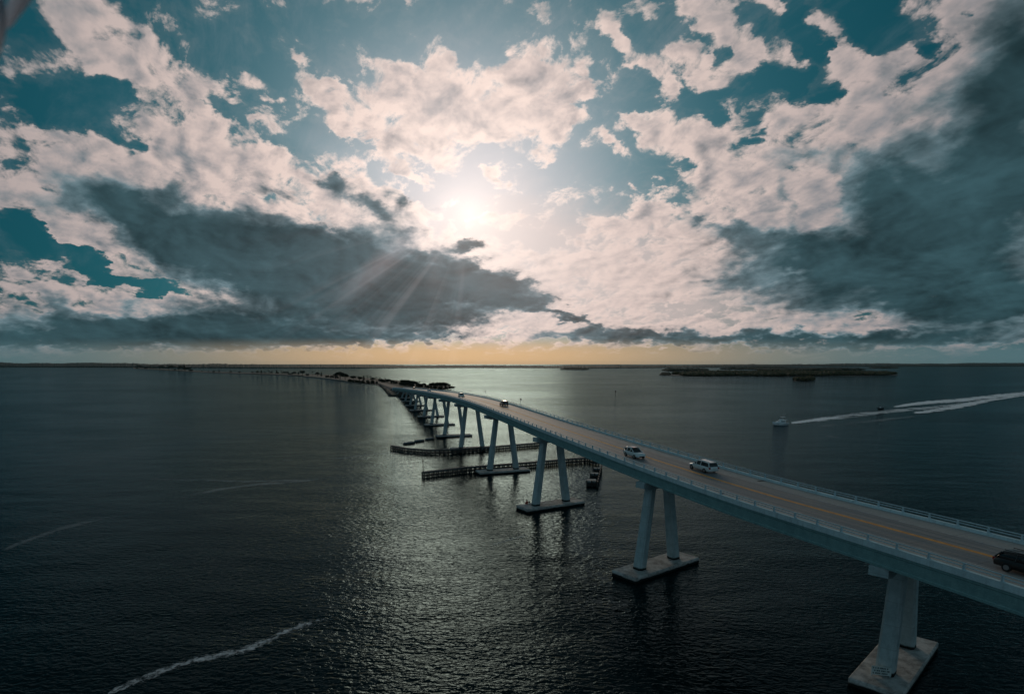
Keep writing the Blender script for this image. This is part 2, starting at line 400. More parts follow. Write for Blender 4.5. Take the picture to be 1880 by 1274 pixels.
def road_mat():
    m = bpy.data.materials.new('worn_concrete_road'); m.use_nodes = True
    t = NT(m.node_tree); b = m.node_tree.nodes['Principled BSDF']
    b.inputs['Roughness'].default_value = 0.62
    uvn = t.new('ShaderNodeUVMap').outputs[0]
    u, v, _ = t.sep(uvn)                         # metres across, metres along
    long_ = t.noise(t.comb(t.m('MULTIPLY', u, 1.6), t.m('MULTIPLY', v, 0.035)), 1.0, 6, 0.6)
    patch = t.noise(t.comb(t.m('MULTIPLY', u, 0.25), t.m('MULTIPLY', v, 0.10)), 1.0, 4, 0.55)
    fine = t.noise(t.comb(u, v), 3.0, 5, 0.65)
    c = t.mix(t.ss(long_, 0.3, 0.7), (0.38, 0.31, 0.265), (0.20, 0.195, 0.20))
    c = t.mix(t.m('MULTIPLY', t.ss(patch, 0.42, 0.62), 0.6), c, (0.17, 0.19, 0.215))
    # wheel tracks worn into each lane
    au = t.m('ABSOLUTE', u)
    for p in (0.95, 2.65):
        w = t.m('EXPONENT', t.m('MULTIPLY', t.m('POWER', t.m('ABSOLUTE', t.m('SUBTRACT', au, p)), 2.0), -7.0))
        c = t.mix(t.m('MULTIPLY', w, t.m('MULTIPLY', long_, 0.75)), c, (0.135, 0.130, 0.135))
    sh = t.ss(au, 3.75, 4.1)
    c = t.mix(t.m('MULTIPLY', sh, 0.75), c, t.mix(fine, (0.34, 0.33, 0.32), (0.52, 0.46, 0.41)))
    # grooved finish and slab joints across the road
    g1 = t.m('PINGPONG', v, 0.35)
    c = t.mix(t.m('MULTIPLY', t.ss(g1, 0.30, 0.35), 0.22), c, (0.05, 0.05, 0.05))
    j = t.m('PINGPONG', v, 3.05)
    c = t.mix(t.m('MULTIPLY', t.ss(j, 3.0, 3.045), 0.55), c, (0.03, 0.03, 0.03))
    c = t.mix(t.m('MULTIPLY', t.ss(fine, 0.35, 0.75), 0.30), c, (0.05, 0.05, 0.052))
    t.l.new(c, b.inputs['Base Color'])
    bn = t.new('ShaderNodeBump'); bn.inputs['Distance'].default_value = 0.01
    t.l.new(fine, bn.inputs['Height']); t.l.new(bn.outputs[0], b.inputs['Normal'])
    return m


WAVE = 0.25      # metres of wave height per unit of noise


def water_mat():
    m = bpy.data.materials.new('sea_water'); m.use_nodes = True
    t = NT(m.node_tree); b = m.node_tree.nodes['Principled BSDF']
    b.inputs['Base Color'].default_value = (0.0005, 0.0085, 0.0100, 1)
    b.inputs['Roughness'].default_value = 0.06
    b.inputs['Specular IOR Level'].default_value = 0.0
    g = t.new('ShaderNodeNewGeometry').outputs['Position']
    gust = t.noise(t.v('MULTIPLY', g, (0.0050, 0.0085, 0)), 1.0, 5, 0.62, 1.2)
    amp = t.ss(gust, 0.30, 0.72, 0.50, 1.25)

    def height(dx, dy):
        mp = t.new('ShaderNodeMapping', vector_type='POINT')
        t.put(mp.inputs[0], t.v('ADD', g, (dx, dy, 0)))
        mp.inputs[2].default_value = (0, 0, R(18)); mp.inputs[3].default_value = (0.55, 1.0, 1)
        return t.m('MULTIPLY_ADD', t.noise(mp.outputs[0], 0.09, 2, 0.5), 3.2, t.noise(mp.outputs[0], 1.5, 3, 0.52, 0.5))
    D = 0.07
    h0 = height(0, 0)
    K = WAVE / D
    sx = t.m('MULTIPLY', t.m('MULTIPLY', t.m('SUBTRACT', h0, height(D, 0)), K), amp)
    sy = t.m('MULTIPLY', t.m('MULTIPLY', t.m('SUBTRACT', h0, height(0, D)), K), amp)
    nrm = t.v('NORMALIZE', t.comb(sx, sy, 1.0))
    gl = t.new('ShaderNodeBsdfGlossy')
    gl.inputs['Color'].default_value = (0.30, 0.42, 0.46, 1); gl.inputs['Roughness'].default_value = 0.08
    t.l.new(nrm, gl.inputs['Normal'])
    fr = t.new('ShaderNodeFresnel'); fr.inputs['IOR'].default_value = 1.19
    t.l.new(nrm, fr.inputs['Normal'])
    mx = t.new('ShaderNodeMixShader')
    t.l.new(fr.outputs[0], mx.inputs[0]); t.l.new(b.outputs[0], mx.inputs[1]); t.l.new(gl.outputs[0], mx.inputs[2])
    t.l.new(mx.outputs[0], m.node_tree.nodes['Material Output'].inputs['Surface'])
    return m


def foam_mat(name, cover, bright=0.6, top=1.0, stretch=22.0):
    """broken foam: uv x across the strip 0..1, y along 0..1"""
    m = bpy.data.materials.new(name); m.use_nodes = True
    t = NT(m.node_tree); b = m.node_tree.nodes['Principled BSDF']
    b.inputs['Base Color'].default_value = (bright, bright * 1.0, bright * 1.02, 1)
    b.inputs['Roughness'].default_value = 0.9
    u, v, _ = t.sep(t.new('ShaderNodeUVMap').outputs[0])
    g = t.new('ShaderNodeNewGeometry').outputs['Position']
    n = t.noise(g, 1.3, 7, 0.72, 0.6)
    ln = t.noise(t.comb(t.m('MULTIPLY', u, 5.0), t.m('MULTIPLY', v, stretch)), 1.0, 5, 0.62, 0.3)
    n = t.m('ADD', t.m('MULTIPLY', n, 0.65), t.m('MULTIPLY', ln, 0.35))
    n2 = t.noise(g, 0.07, 4, 0.6, 0.5)
    side = t.m('SUBTRACT', 1.0, t.m('POWER', t.m('ABSOLUTE', t.m('MULTIPLY_ADD', u, 2.0, -1.0)), 2.0))
    ends = t.m('MULTIPLY', t.ss(v, 0.0, 0.06), t.ss(v, 0.75, 1.0, 1.0, 0.0))
    a = t.m('MULTIPLY', side, ends)
    a = t.m('MULTIPLY', a, t.ss(n2, 0.25, 0.65, 0.45, 1.1))
    thr = t.m('SUBTRACT', 0.70, t.m('MULTIPLY', a, cover))
    f = t.ss(n, thr, t.m('ADD', thr, 0.22), 0.0, top)
    f = t.m('MULTIPLY', f, t.ss(side, 0.0, 0.6))
    t.l.new(f, b.inputs['Alpha'])
    return m


def translucent_mat(name, c):
    m = bpy.data.materials.new(name); m.use_nodes = True
    t = NT(m.node_tree)
    d = t.new('ShaderNodeBsdfDiffuse'); d.inputs[0].default_value = (*c, 1)
    k = t.new('ShaderNodeBsdfTranslucent'); k.inputs[0].default_value = (*c, 1)
    x = t.new('ShaderNodeMixShader'); x.inputs[0].default_value = 0.55
    t.l.new(d.outputs[0], x.inputs[1]); t.l.new(k.outputs[0], x.inputs[2])
    t.l.new(x.outputs[0], m.node_tree.nodes['Material Output'].inputs['Surface'])
    return m


def leaf_mat(name, c1, c2):
    m = mat(name, c1, 0.8, col2=c2, vscale=0.35, spec=0.15)
    return m


M = dict(
    road=road_mat(), water=water_mat(),
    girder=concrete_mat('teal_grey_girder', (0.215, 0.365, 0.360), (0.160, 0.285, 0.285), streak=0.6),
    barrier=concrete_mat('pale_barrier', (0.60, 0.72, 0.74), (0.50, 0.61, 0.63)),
    leg=concrete_mat('pier_concrete', (0.43, 0.51, 0.515), (0.31, 0.385, 0.39), algae_top=1.25, streak=1.0, joint=2.4),
    footing=concrete_mat('stained_footing', (0.62, 0.59, 0.56), (0.20, 0.19, 0.175), algae_top=0.40),
    rail=mat('painted_rail', (0.50, 0.62, 0.66), 0.45, 0.3, var=0.1),
    yellow=mat('yellow_paint', (0.92, 0.33, 0.03), 0.7, var=0.2, vscale=1.5),
    white=mat('white_paint', (0.45, 0.45, 0.45), 0.7, var=0.35, vscale=1.2),
    dark=mat('dark_matte', (0.012, 0.012, 0.013), 0.7),
    timber=mat('wet_timber', (0.030, 0.030, 0.028), 0.75, var=0.5, vscale=2.0, bump=0.03),
    wale=mat('weathered_wale', (0.060, 0.075, 0.080), 0.8, var=0.4, vscale=1.0, bump=0.03),
    dolphin=mat('pale_dolphin_cap', (0.20, 0.24, 0.25), 0.8, var=0.35, vscale=1.5, bump=0.03),
    rock=mat('rock_riprap', (0.055, 0.055, 0.052), 0.9, var=0.5, vscale=0.5, bump=0.3, bscale=0.8),
    sand=mat('pale_sand', (0.26, 0.22, 0.18), 0.9, var=0.2, vscale=0.1),
    scrub=mat('scrub_ground', (0.040, 0.040, 0.026), 0.95, col2=(0.085, 0.075, 0.055), vscale=0.05),
    grey_road=mat('causeway_asphalt', (0.10, 0.09, 0.088), 0.85, var=0.2),
    leaf=leaf_mat('dark_leaves', (0.020, 0.030, 0.016), (0.010, 0.016, 0.010)),
    leaf2=leaf_mat('olive_leaves', (0.105, 0.075, 0.030), (0.020, 0.030, 0.018)),
    farleaf=leaf_mat('far_woods', (0.020, 0.034, 0.030), (0.010, 0.020, 0.019)),
    trunk=mat('bark', (0.05, 0.04, 0.03), 0.9, var=0.3),
    white_car=mat('white_car_paint', (0.62, 0.66, 0.66), 0.25, coat=0.6, spec=0.5),
    black_car=mat('black_car_paint', (0.006, 0.006, 0.007), 0.3, coat=0.25),
    grey_car=mat('dark_grey_car_paint', (0.020, 0.024, 0.026), 0.22, coat=0.8),
    glass=mat('tinted_glass', (0.008, 0.010, 0.012), 0.06, spec=0.6),
    tyre=mat('tyre_rubber', (0.012, 0.012, 0.012), 0.85),
    rim=mat('wheel_rim', (0.30, 0.30, 0.31), 0.35, 0.8),
    red=mat('red_lens', (0.10, 0.006, 0.005), 0.25, emit=(1.0, 0.06, 0.03, 0.01)),
    lamp=mat('headlamp_lens', (0.55, 0.57, 0.58), 0.15),
    gelcoat=mat('white_gelcoat', (0.86, 0.88, 0.88), 0.3, coat=0.4),
    navy=mat('dark_hull', (0.015, 0.02, 0.025), 0.35),
    red_cloth=mat('red_cloth', (0.30, 0.035, 0.025), 0.9), dark_cloth=mat('dark_cloth', (0.02, 0.02, 0.025), 0.9),
    skin=mat('skin', (0.35, 0.19, 0.13), 0.6), sign=mat('sign_white', (0.50, 0.56, 0.54), 0.6, var=0.1),
    ink=mat('sign_lettering', (0.03, 0.05, 0.05), 0.7), plastic=translucent_mat('pale_plastic', (0.85, 0.84, 0.88)),
    foam=foam_mat('wake_foam_strong', 0.56, 0.98, 0.95), foam_mid=foam_mat('wake_foam_mid', 0.44, 0.95, 0.7), foam_tide=foam_mat('tide_foam', 0.38, 0.85, 0.7),
    foam_thin=foam_mat('foam_streak', 0.36, 0.7, 0.26), foam_faint=foam_mat('foam_faint', 0.34, 0.6, 0.22),
)


# ------------------------------------------------------------------ mesh helpers
def obj(name, bm, m, parent=None, smooth=False, loc=None):
    me = bpy.data.meshes.new(name)
    bmesh.ops.recalc_face_normals(bm, faces=bm.faces[:])
    bm.to_mesh(me); bm.free()
    for q in (m if isinstance(m, (list, tuple)) else [m]):
        me.materials.append(q)
    if smooth:
        for p in me.polygons: p.use_smooth = True
    o = bpy.data.objects.new(name, me); COL.objects.link(o)
    if parent is not None: o.parent = parent
    if loc is not None: o.location = loc
    return o


def tag(o, label=None, cat=None, group=None, kind=None):
    if label: o['label'] = label
    if cat: o['category'] = cat
    if group: o['group'] = group
    if kind: o['kind'] = kind
    return o


def thing(name, loc, rz, label, cat, group=None):
    o = bpy.data.objects.new(name, None); COL.objects.link(o)
    o.location = loc; o.rotation_euler = (0, 0, rz)
    o.empty_display_size = 0.5
    return tag(o, label, cat, group)


def box(bm, c, s, rz=0.0, top=(1, 1), mi=0):
    """box centred at c, size s, top face scaled by top"""
    vs = []
    for dz in (-.5, .5):
        k = top if dz > 0 else (1, 1)
        for dx, dy in ((-.5, -.5), (.5, -.5), (.5, .5), (-.5, .5)):
            x, y = dx * s[0] * k[0], dy * s[1] * k[1]
            vs.append(bm.verts.new((c[0] + x * math.cos(rz) - y * math.sin(rz), c[1] + x * math.sin(rz) + y * math.cos(rz), c[2] + dz * s[2])))
    for f in ((3, 2, 1, 0), (4, 5, 6, 7), (0, 1, 5, 4), (1, 2, 6, 5), (2, 3, 7, 6), (3, 0, 4, 7)):
        bm.faces.new([vs[i] for i in f]).material_index = mi
    return vs


def tube(bm, a, b, r0, r1=None, n=8, mi=0):
    a, b = Vector(a), Vector(b); r1 = r0 if r1 is None else r1
    d = (b - a).normalized()
    s = d.orthogonal().normalized(); q = d.cross(s)
    A = [bm.verts.new(a + (s * math.cos(k * 2 * math.pi / n) + q * math.sin(k * 2 * math.pi / n)) * r0) for k in range(n)]
    B = [bm.verts.new(b + (s * math.cos(k * 2 * math.pi / n) + q * math.sin(k * 2 * math.pi / n)) * r1) for k in range(n)]
    for k in range(n):
        bm.faces.new((A[k], A[(k + 1) % n], B[(k + 1) % n], B[k])).material_index = mi
    bm.faces.new(A[::-1]).material_index = mi; bm.faces.new(B).material_index = mi


def loft(bm, rings, cap=True, mi=0):
    vr = [[bm.verts.new(p) for p in r] for r in rings]
    n = len(vr[0])
    for a, b in zip(vr, vr[1:]):
        for k in range(n):
            bm.faces.new((a[k], a[(k + 1) % n], b[(k + 1) % n], b[k])).material_index = mi
    if cap:
        bm.faces.new(vr[0][::-1]).material_index = mi; bm.faces.new(vr[-1]).material_index = mi
    return vr


# ------------------------------------------------------------------ the sea
def build_sea():
    bm = bmesh.new()
    S = 45000
    vs = [bm.verts.new(p) for p in ((-S, -3000, 0), (S, -3000, 0), (S, S, 0), (-S, S, 0))]
    bm.faces.new(vs)
    tag(obj('sea', bm, M['water']), kind='structure')


build_sea()

# ------------------------------------------------------------------ the bridge
CTRL = [(58.5, 15, 14.6, 15.0), (52.5, 31, 15.2, 14.8), (45.93, 47, 15.6, 14.4), (39.31, 62.5, 15.87, 14.0), (33.07, 77, 16.16, 13.5), (25.93, 95, 16.82, 12.9), (18.65, 115, 17.63, 12.2),
        (11.18, 137, 18.43, 11.6), (3.99, 160, 19.16, 11.3), (-2.48, 182.5, 19.71, 11.4), (-9.18, 207, 19.96, 11.7), (-15.82, 232, 19.84, 12.1),
        (-26.85, 275, 19.07, 12.6), (-39.61, 326, 17.68, 12.6), (-52.39, 378, 16.04, 12.6), (-65.33, 430, 14.36, 12.6), (-82.33, 500, 12.08, 12.6),
        (-106.16, 600, 8.74, 12.6), (-125, 676, 6.1, 12.6), (-137, 722, 4.4, 12.6)]


def catmull(P, step):
    out = []
    P = [tuple(2 * a - b for a, b in zip(P[0], P[1]))] + list(P) + [tuple(2 * a - b for a, b in zip(P[-1], P[-2]))]
    for i in range(1, len(P) - 2):
        p0, p1, p2, p3 = P[i - 1:i + 3]
        n = max(2, int(math.dist(p1[:2], p2[:2]) / step))
        for k in range(n):
            t = k / n
            out.append(tuple(.5 * (2 * b + (c - a) * t + (2 * a - 5 * b + 4 * c - d) * t * t + (3 * b - a - 3 * c + d) * t ** 3) for a, b, c, d in zip(p0, p1, p2, p3)))
    out.append(P[-2])
    return out


STN = []
_s = 0.0
_pts = catmull(CTRL, 2.0)
for i, p in enumerate(_pts):
    a, b = _pts[max(i - 1, 0)], _pts[min(i + 1, len(_pts) - 1)]
    tx, ty = b[0] - a[0], b[1] - a[1]
    L = math.hypot(tx, ty)
    if i: _s += math.dist(p[:2], _pts[i - 1][:2])
    STN.append(dict(p=Vector(p[:3]), w=p[3] / 2, n=Vector((ty / L, -tx / L, 0)), t=Vector((tx / L, ty / L, 0)), s=_s, g=(b[2] - a[2]) / L))


def station(s):
    for a, b in zip(STN, STN[1:]):
        if a['s'] <= s <= b['s']:
            k = (s - a['s']) / (b['s'] - a['s'])
            return dict(p=a['p'].lerp(b['p'], k), w=a['w'] * (1 - k) + b['w'] * k, n=a['n'].lerp(b['n'], k).normalized(), t=a['t'].lerp(b['t'], k).normalized(), s=s, g=a['g'])
    return STN[-1]


def near_station(x, y):
    best = min(STN, key=lambda q: (q['p'].x - x) ** 2 + (q['p'].y - y) ** 2)
    return best


def sweep(bm, prof, s0=None, s1=None, uv=False, closed=True):
    """prof(st) -> list of (lateral, height over the deck line)"""
    st = [q for q in STN if (s0 is None or q['s'] >= s0) and (s1 is None or q['s'] <= s1)]
    rows = []
    for q in st:
        rows.append([(bm.verts.new(q['p'] + q['n'] * a + Vector((0, 0, h))), a, q['s']) for a, h in prof(q)])
    lay = bm.loops.layers.uv.verify() if uv else None
    n = len(rows[0])
    for ra, rb in zip(rows, rows[1:]):
        for k in range(n if closed else n - 1):
            quad = (ra[k], ra[(k + 1) % n], rb[(k + 1) % n], rb[k])
            f = bm.faces.new([v[0] for v in quad])
            if uv:
                for lp, v in zip(f.loops, quad): lp[lay].uv = (v[1], v[2])
    if closed:
        bm.faces.new([v[0] for v in rows[0]][::-1]); bm.faces.new([v[0] for v in rows[-1]])


bridge = thing('road_bridge', (0, 0, 0), 0, 'long curving concrete road bridge on splayed pier legs crossing the water', 'bridge')


def build_deck():
    bm = bmesh.new(); sweep(bm, lambda q: [(-q['w'], 0), (q['w'], 0), (q['w'], -.26), (-q['w'], -.26)], uv=True)
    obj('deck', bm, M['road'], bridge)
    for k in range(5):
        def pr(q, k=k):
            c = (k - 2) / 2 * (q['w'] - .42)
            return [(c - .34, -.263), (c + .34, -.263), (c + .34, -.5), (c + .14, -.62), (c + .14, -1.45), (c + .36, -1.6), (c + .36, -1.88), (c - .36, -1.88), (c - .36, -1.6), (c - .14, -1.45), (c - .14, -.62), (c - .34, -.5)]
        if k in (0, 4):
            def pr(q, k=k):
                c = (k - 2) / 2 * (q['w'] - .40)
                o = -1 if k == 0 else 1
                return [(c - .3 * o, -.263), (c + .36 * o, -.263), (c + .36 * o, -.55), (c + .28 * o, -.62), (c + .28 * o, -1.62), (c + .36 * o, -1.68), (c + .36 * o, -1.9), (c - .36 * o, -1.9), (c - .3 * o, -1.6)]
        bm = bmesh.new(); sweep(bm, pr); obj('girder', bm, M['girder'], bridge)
    for sg in (-1, 1):
        def pr(q):
            e = q['w'] * sg
            i = (q['w'] - .46) * sg
            j = (q['w'] - .34) * sg
            return [(e + .05 * sg, -.30), (e + .05 * sg, .30), (j, .30), (i, .004), (e - .02 * sg, .004), (e + .003 * sg, -.30)]
        bm = bmesh.new(); sweep(bm, pr)
        obj('barrier', bm, M['barrier'], bridge)
        # two pipe rails on cast posts
        bm = bmesh.new()
        for hz, r in ((.86, .055), (.60, .05)):
            def pc(q):
                c = (q['w'] - .12) * sg
                return [(c + r * math.cos(a * math.pi / 3), hz + r * math.sin(a * math.pi / 3)) for a in range(6)]
            sweep(bm, pc)
        hr = obj('handrail', bm, M['rail'], bridge)
        bs = bmesh.new(); n = int(STN[-1]['s'] / 2.9)
        base = None
        cnt = 0
        for k in range(n):
            q = station(1.0 + k * 2.9)
            c = q['p'] + q['n'] * ((q['w'] - .12) * sg)
            ang = math.atan2(q['t'].y, q['t'].x)
            if q['p'].y > 28 and cnt < 50:
                if base is None:
                    b2 = bmesh.new(); box(b2, (0, 0, .27), (.16, .22, .56), top=(.8, .7)); box(b2, (0, 0, .012), (.30, .26, .03))
                    base = obj('rail_post', b2, M['rail'], hr); o = base
                else:
                    o = base.copy(); COL.objects.link(o); o.parent = hr
                o.location = c + Vector((0, 0, .30)); o.rotation_euler = (0, 0, ang)
                cnt += 1
            else:
                box(bs, c + Vector((0, 0, .575)), (.16, .22, .56), ang, (.8, .7))
        o = obj('rail_post', bs, M['rail'], hr); o['kind'] = 'stuff'
    for nm, lat, wd, m in (('centre_line', -.16, .24, 'yellow'), ('centre_line', .16, .24, 'yellow'), ('edge_line', -1, .13, 'white'), ('edge_line', 1, .13, 'white')):
        def pl(q):
            c = lat if abs(lat) < .9 else lat * min(3.75, q['w'] - 1.8)
            return [(c - wd / 2, .004), (c + wd / 2, .004)]
        bm = bmesh.new(); sweep(bm, pl, closed=False); obj(nm, bm, M[m], bridge)
    # thin dark strips laid across the shoulders by the kerbs
    for sg, px in ((1, (1405, 883)), (-1, (1331, 908))):
        q = min(STN, key=lambda q: (q['p'] + q['n'] * q['w'] * sg - ((lambda r: Vector((0, 0, CAM_H)) + r * ((q['p'].z - CAM_H) / r.z))(ray(*px)))).length)
        ang = math.atan2(q['t'].y, q['t'].x)
        bm = bmesh.new()
        box(bm, q['p'] + q['n'] * ((q['w'] - 1.15) * sg) + Vector((0, 0, .006)), (.55, 1.3, .012), ang)
        obj('dark_strip', bm, M['dark'], bridge)


build_deck()

PIERS = [(at(*p, 1.0).x, at(*p, 1.0).y, a) for p, a in (
    ((1645.5, 1206), 44.5), ((1206, 1032), 38), ((1011.7, 922), 31), ((923.5, 861), 21), ((866, 820.5), 17), ((833.3, 797.3), 16), ((807, 777.4), 16),
    ((791, 762.7), 15), ((773, 751.5), 15), ((763, 743), 15), ((753, 735.5), 15), ((746, 729.5), 15))]
PIERS += [(-118, 640, 15), (-129, 688, 15)]
# the pier just outside the frame that carries the near end
PIERS.insert(0, (57.5, 22.0, 50))


def build_pier(x, y, deg, k):
    q = near_station(x, y)
    top = q['p'].z - 1.9
    az = R(deg)
    u = Vector((math.cos(az), math.sin(az), 0)); v = Vector((-u.y, u.x, 0))
    # the cap sits under the girders at the deck line nearest the footing
    cx, cy = x, y
    off = (Vector((x, y, 0)) - Vector((q['p'].x, q['p'].y, 0))).dot(u)
    low = top - 1.5 < 3.5
    bm = bmesh.new()
    W = q['w'] * 1.0
    C = Vector((cx, cy, top))
    ring = []
    wl, wr = -W - off - .7, W - off + .3
    for a, h in ((wl, -.08), (wr, -.08), (wr, -1.0), (wr - 1.6, -1.35), (wl + 1.6, -1.35), (wl, -1.0)):
        ring.append((a, h))
    rr = [[C + u * a + v * s + Vector((0, 0, h)) for a, h in ring] for s in (-.85, .85)]
    loft(bm, rr)
    for j in range(5):
        box(bm, C + u * ((j - 2) / 2 * (q['w'] - .45) - off) + Vector((0, 0, -.04)), (.6, .6, .07), az)
    pier = obj('pier', bm, M['leg'], bridge)
    hB, hT = (4.3, 2.2) if not low else (4.2, 3.8)
    foot = .85
    for s in (-1, 1):
        b = Vector((x, y, foot)) + u * hB * s
        t = C + u * hT * s + Vector((0, 0, -1.25))
        bm = bmesh.new()
        rings = []
        for kk in (0, 1):
            o = b.lerp(t, kk)
            hw, hd, ch = (.80, .88, .26) if kk == 0 else (.68, .74, .22)
            prof = [(-hw, -hd + ch), (-hw + ch, -hd), (hw - ch, -hd), (hw, -hd + ch), (hw, hd - ch), (hw - ch, hd), (-hw + ch, hd), (-hw, hd - ch)]
            rings.append([o + u * a + v * c for a, c in prof])
        loft(bm, rings)
        obj('leg', bm, M['leg'], pier)
    bm = bmesh.new()
    box(bm, (x, y, .1), (16.2, 4.9, 1.5), az)
    bmesh.ops.bevel(bm, geom=[e for e in bm.edges], offset=.12, segments=1, affect='EDGES')
    obj('footing', bm, M['footing'], pier)
    return pier


for k, (x, y, a) in enumerate(PIERS):
    build_pier(x, y, a, k)


def build_abutment():
    q = STN[-1]
    ang = math.atan2(q['t'].y, q['t'].x)
    bm = bmesh.new()
    box(bm, q['p'] + q['t'] * 3 + Vector((0, 0, -2.9)), (7, 13.4, 5.5), ang)
    obj('abutment', bm, M['barrier'], bridge)


build_abutment()


# ------------------------------------------------------------------ fenders and dolphins round the channel
def px_path(pts, z, n):
    P = [at(x, y, z) for x, y in pts]
    L = [0]
    for a, b in zip(P, P[1:]): L.append(L[-1] + (b - a).length)
    out = []
    for k in range(n):
        s = L[-1] * k / (n - 1)
        for i in range(len(P) - 1):
            if s <= L[i + 1] + 1e-6:
                out.append(P[i].lerp(P[i + 1], (s - L[i]) / max(1e-6, L[i + 1] - L[i]))); break
    return out, L[-1]


def build_fender(pts, label, post):
    H = 1.7
    P, L = px_path(pts, H, 60)
    f = thing('timber_fender', P[0].copy() * 1.0 - Vector((0, 0, H)), 0, label, 'fender', 'channel fenders under the bridge')
    o0 = f.location.copy()
    P = [p - o0 for p in P]
    for z0, z1, off in ((1.15, 1.75, 0), (.15, .80, .02)):
        bm = bmesh.new(); rings = []
        for i, p in enumerate(P):
            d = (P[min(i + 1, 59)] - P[max(i - 1, 0)]); d.z = 0; d.normalize()
            n = Vector((d.y, -d.x, 0))
            w = .55 if z0 > 1 else .32
            c = Vector((p.x, p.y, 0))
            rings.append([c - n * w + Vector((0, 0, z0)), c + n * w + Vector((0, 0, z0)), c + n * w + Vector((0, 0, z1)), c - n * w + Vector((0, 0, z1))])
        loft(bm, rings); obj('wale', bm, M['wale' if z0 > 1 else 'timber'], f)
    npl = min(49, int(L / 1.55)); base = None
    PP, _ = px_path(pts, H, npl)
    for i, p in enumerate(PP):
        p = p - o0
        d = (PP[min(i + 1, npl - 1)] - PP[max(i - 1, 0)]).normalized(); n = Vector((d.y, -d.x, 0))
        for s in (-1, 1):
            loc = Vector((p.x, p.y, 0)) + n * .62 * s
            if base is None:
                bm = bmesh.new(); tube(bm, (0, 0, -1.5), (0, 0, 1.6), .24, .22, 7)
                base = obj('pile', bm, M['timber'], f); o = base
            else:
                o = base.copy(); COL.objects.link(o); o.parent = f
            o.location = loc
    if post:
        bm = bmesh.new()
        a = P[0]
        tube(bm, (a.x, a.y, 1.6), (a.x, a.y, 5.0), .10, .08)
        b = P[5]
        tube(bm, (a.x, a.y, 4.6), (b.x, b.y, 1.9), .035)
        tube(bm, (a.x, a.y, 3.4), (P[2].x, P[2].y, 1.9), .035)
        box(bm, (a.x, a.y, 5.05), (.35, .35, .3))
        obj('marker_post', bm, M['timber'], f)


build_fender([(720, 817.5), (744.7, 822), (789, 825.5), (834, 824), (901, 819.5), (950, 815.5), (992, 812)], 'farther dark timber fender curving through the water past the fifth pier', False)
build_fender([(777, 866), (811.7, 862), (856.4, 857), (901, 853.5), (945.8, 850), (990.4, 846.5), (1046, 841.5), (1078, 839.5), (1097, 843.5)], 'nearer dark timber fender with a thin cable-stayed post at its left end', True)


def dolphin(c, size, rz, label, boxy):
    t = thing('mooring_dolphin', (c.x, c.y, 0), rz, label, 'mooring dolphin', 'boxy mooring dolphins right of the bridge legs' if boxy else 'rounded mooring dolphins beside the left fender')
    L, W, H = size
    bm = bmesh.new()
    box(bm, (0, 0, H - .25), (L, W, .5))
    bmesh.ops.bevel(bm, geom=[e for e in bm.edges], offset=.12 if boxy else .24, segments=2, affect='EDGES')
    obj('cap', bm, M['dolphin'], t)
    bm = bmesh.new()
    box(bm, (0, 0, (H - .5) / 2 - .2), (L * .94, W * .94, H - .1))
    obj('skirt', bm, M['timber'], t)
    if boxy:
        for k in range(3):
            bm = bmesh.new(); tube(bm, (-L / 2 + L / 2 * k, -W / 2 - .15, -1), (-L / 2 + L / 2 * k, -W / 2 - .15, H + .15), .16); obj('pile', bm, M['timber'], t)


for (x, y), s, lb in (((751, 812.5), (5.2, 1.9, .9), 'leftmost of three rounded grey dolphins lying by the left fender tip'),
                      ((770, 808.5), (4.6, 1.8, .9), 'middle of three rounded grey dolphins lying by the left fender tip'),
                      ((789, 805), (4.4, 1.6, .9), 'rightmost of three rounded grey dolphins lying by the left fender tip')):
    dolphin(at(x, y, .6), s, R(48), lb, False)
for (x, y), s, lb in (((1086, 884), (2.6, 3.4, 1.5), 'nearest of three boxy grey dolphins right of the bridge legs'),
                      ((1091.5, 870), (2.4, 2.4, 1.3), 'middle of three boxy grey dolphins right of the bridge legs'),
                      ((1097, 860.5), (2.4, 1.8, 1.3), 'farthest of three boxy grey dolphins right of the bridge legs')):
    dolphin(at(x, y, 1.0), s, R(-6), lb, True)


def fence_walk():
    a, b = at(1096.5, 890, .8), at(1104.5, 857, .8)
    t = thing('timber_wall', (a.x, a.y, 0), math.atan2(b.y - a.y, b.x - a.x), 'dark timber wall linking the three boxy dolphins on their right side', 'timber wall')
    L = (b - a).length
    bm = bmesh.new(); box(bm, (L / 2, 0, 1.35), (L, .3, .3)); box(bm, (L / 2, 0, .6), (L, .25, .3)); obj('wale', bm, M['timber'], t)
    for k in range(9):
        bm = bmesh.new(); tube(bm, (L * k / 8, 0, -1), (L * k / 8, 0, 1.7), .17); obj('pile', bm, M['timber'], t)


fence_walk()


# ------------------------------------------------------------------ land
def land(name, near, far, z=1.0, m='scrub', skirt=1.5):
    """a low island: shoreline picked out at sea level, a flat crown and a sloping beach"""
    ring = [at(x, y, 0) for x, y in near] + [at(x, y, 0) for x, y in reversed(far)]
    c = sum(ring, Vector()) / len(ring)
    bm = bmesh.new()
    lo = [bm.verts.new((p.x, p.y, -.5)) for p in ring]
    hi = []
    n = len(ring)
    for i, p in enumerate(ring):
        a, b = ring[i - 1], ring[(i + 1) % n]
        d = (b - a); d.z = 0; d.normalize(); nn = Vector((-d.y, d.x, 0))
        hi.append(bm.verts.new((p.x + nn.x * skirt, p.y + nn.y * skirt, z)))
    for i in range(n):
        bm.faces.new((lo[i], lo[(i + 1) % n], hi[(i + 1) % n], hi[i]))
    es = [bm.edges.get((hi[i], hi[(i + 1) % n])) for i in range(n)]
    bmesh.ops.triangle_fill(bm, edges=es, use_beauty=True)
    return tag(obj(name, bm, M[m]), kind='structure')


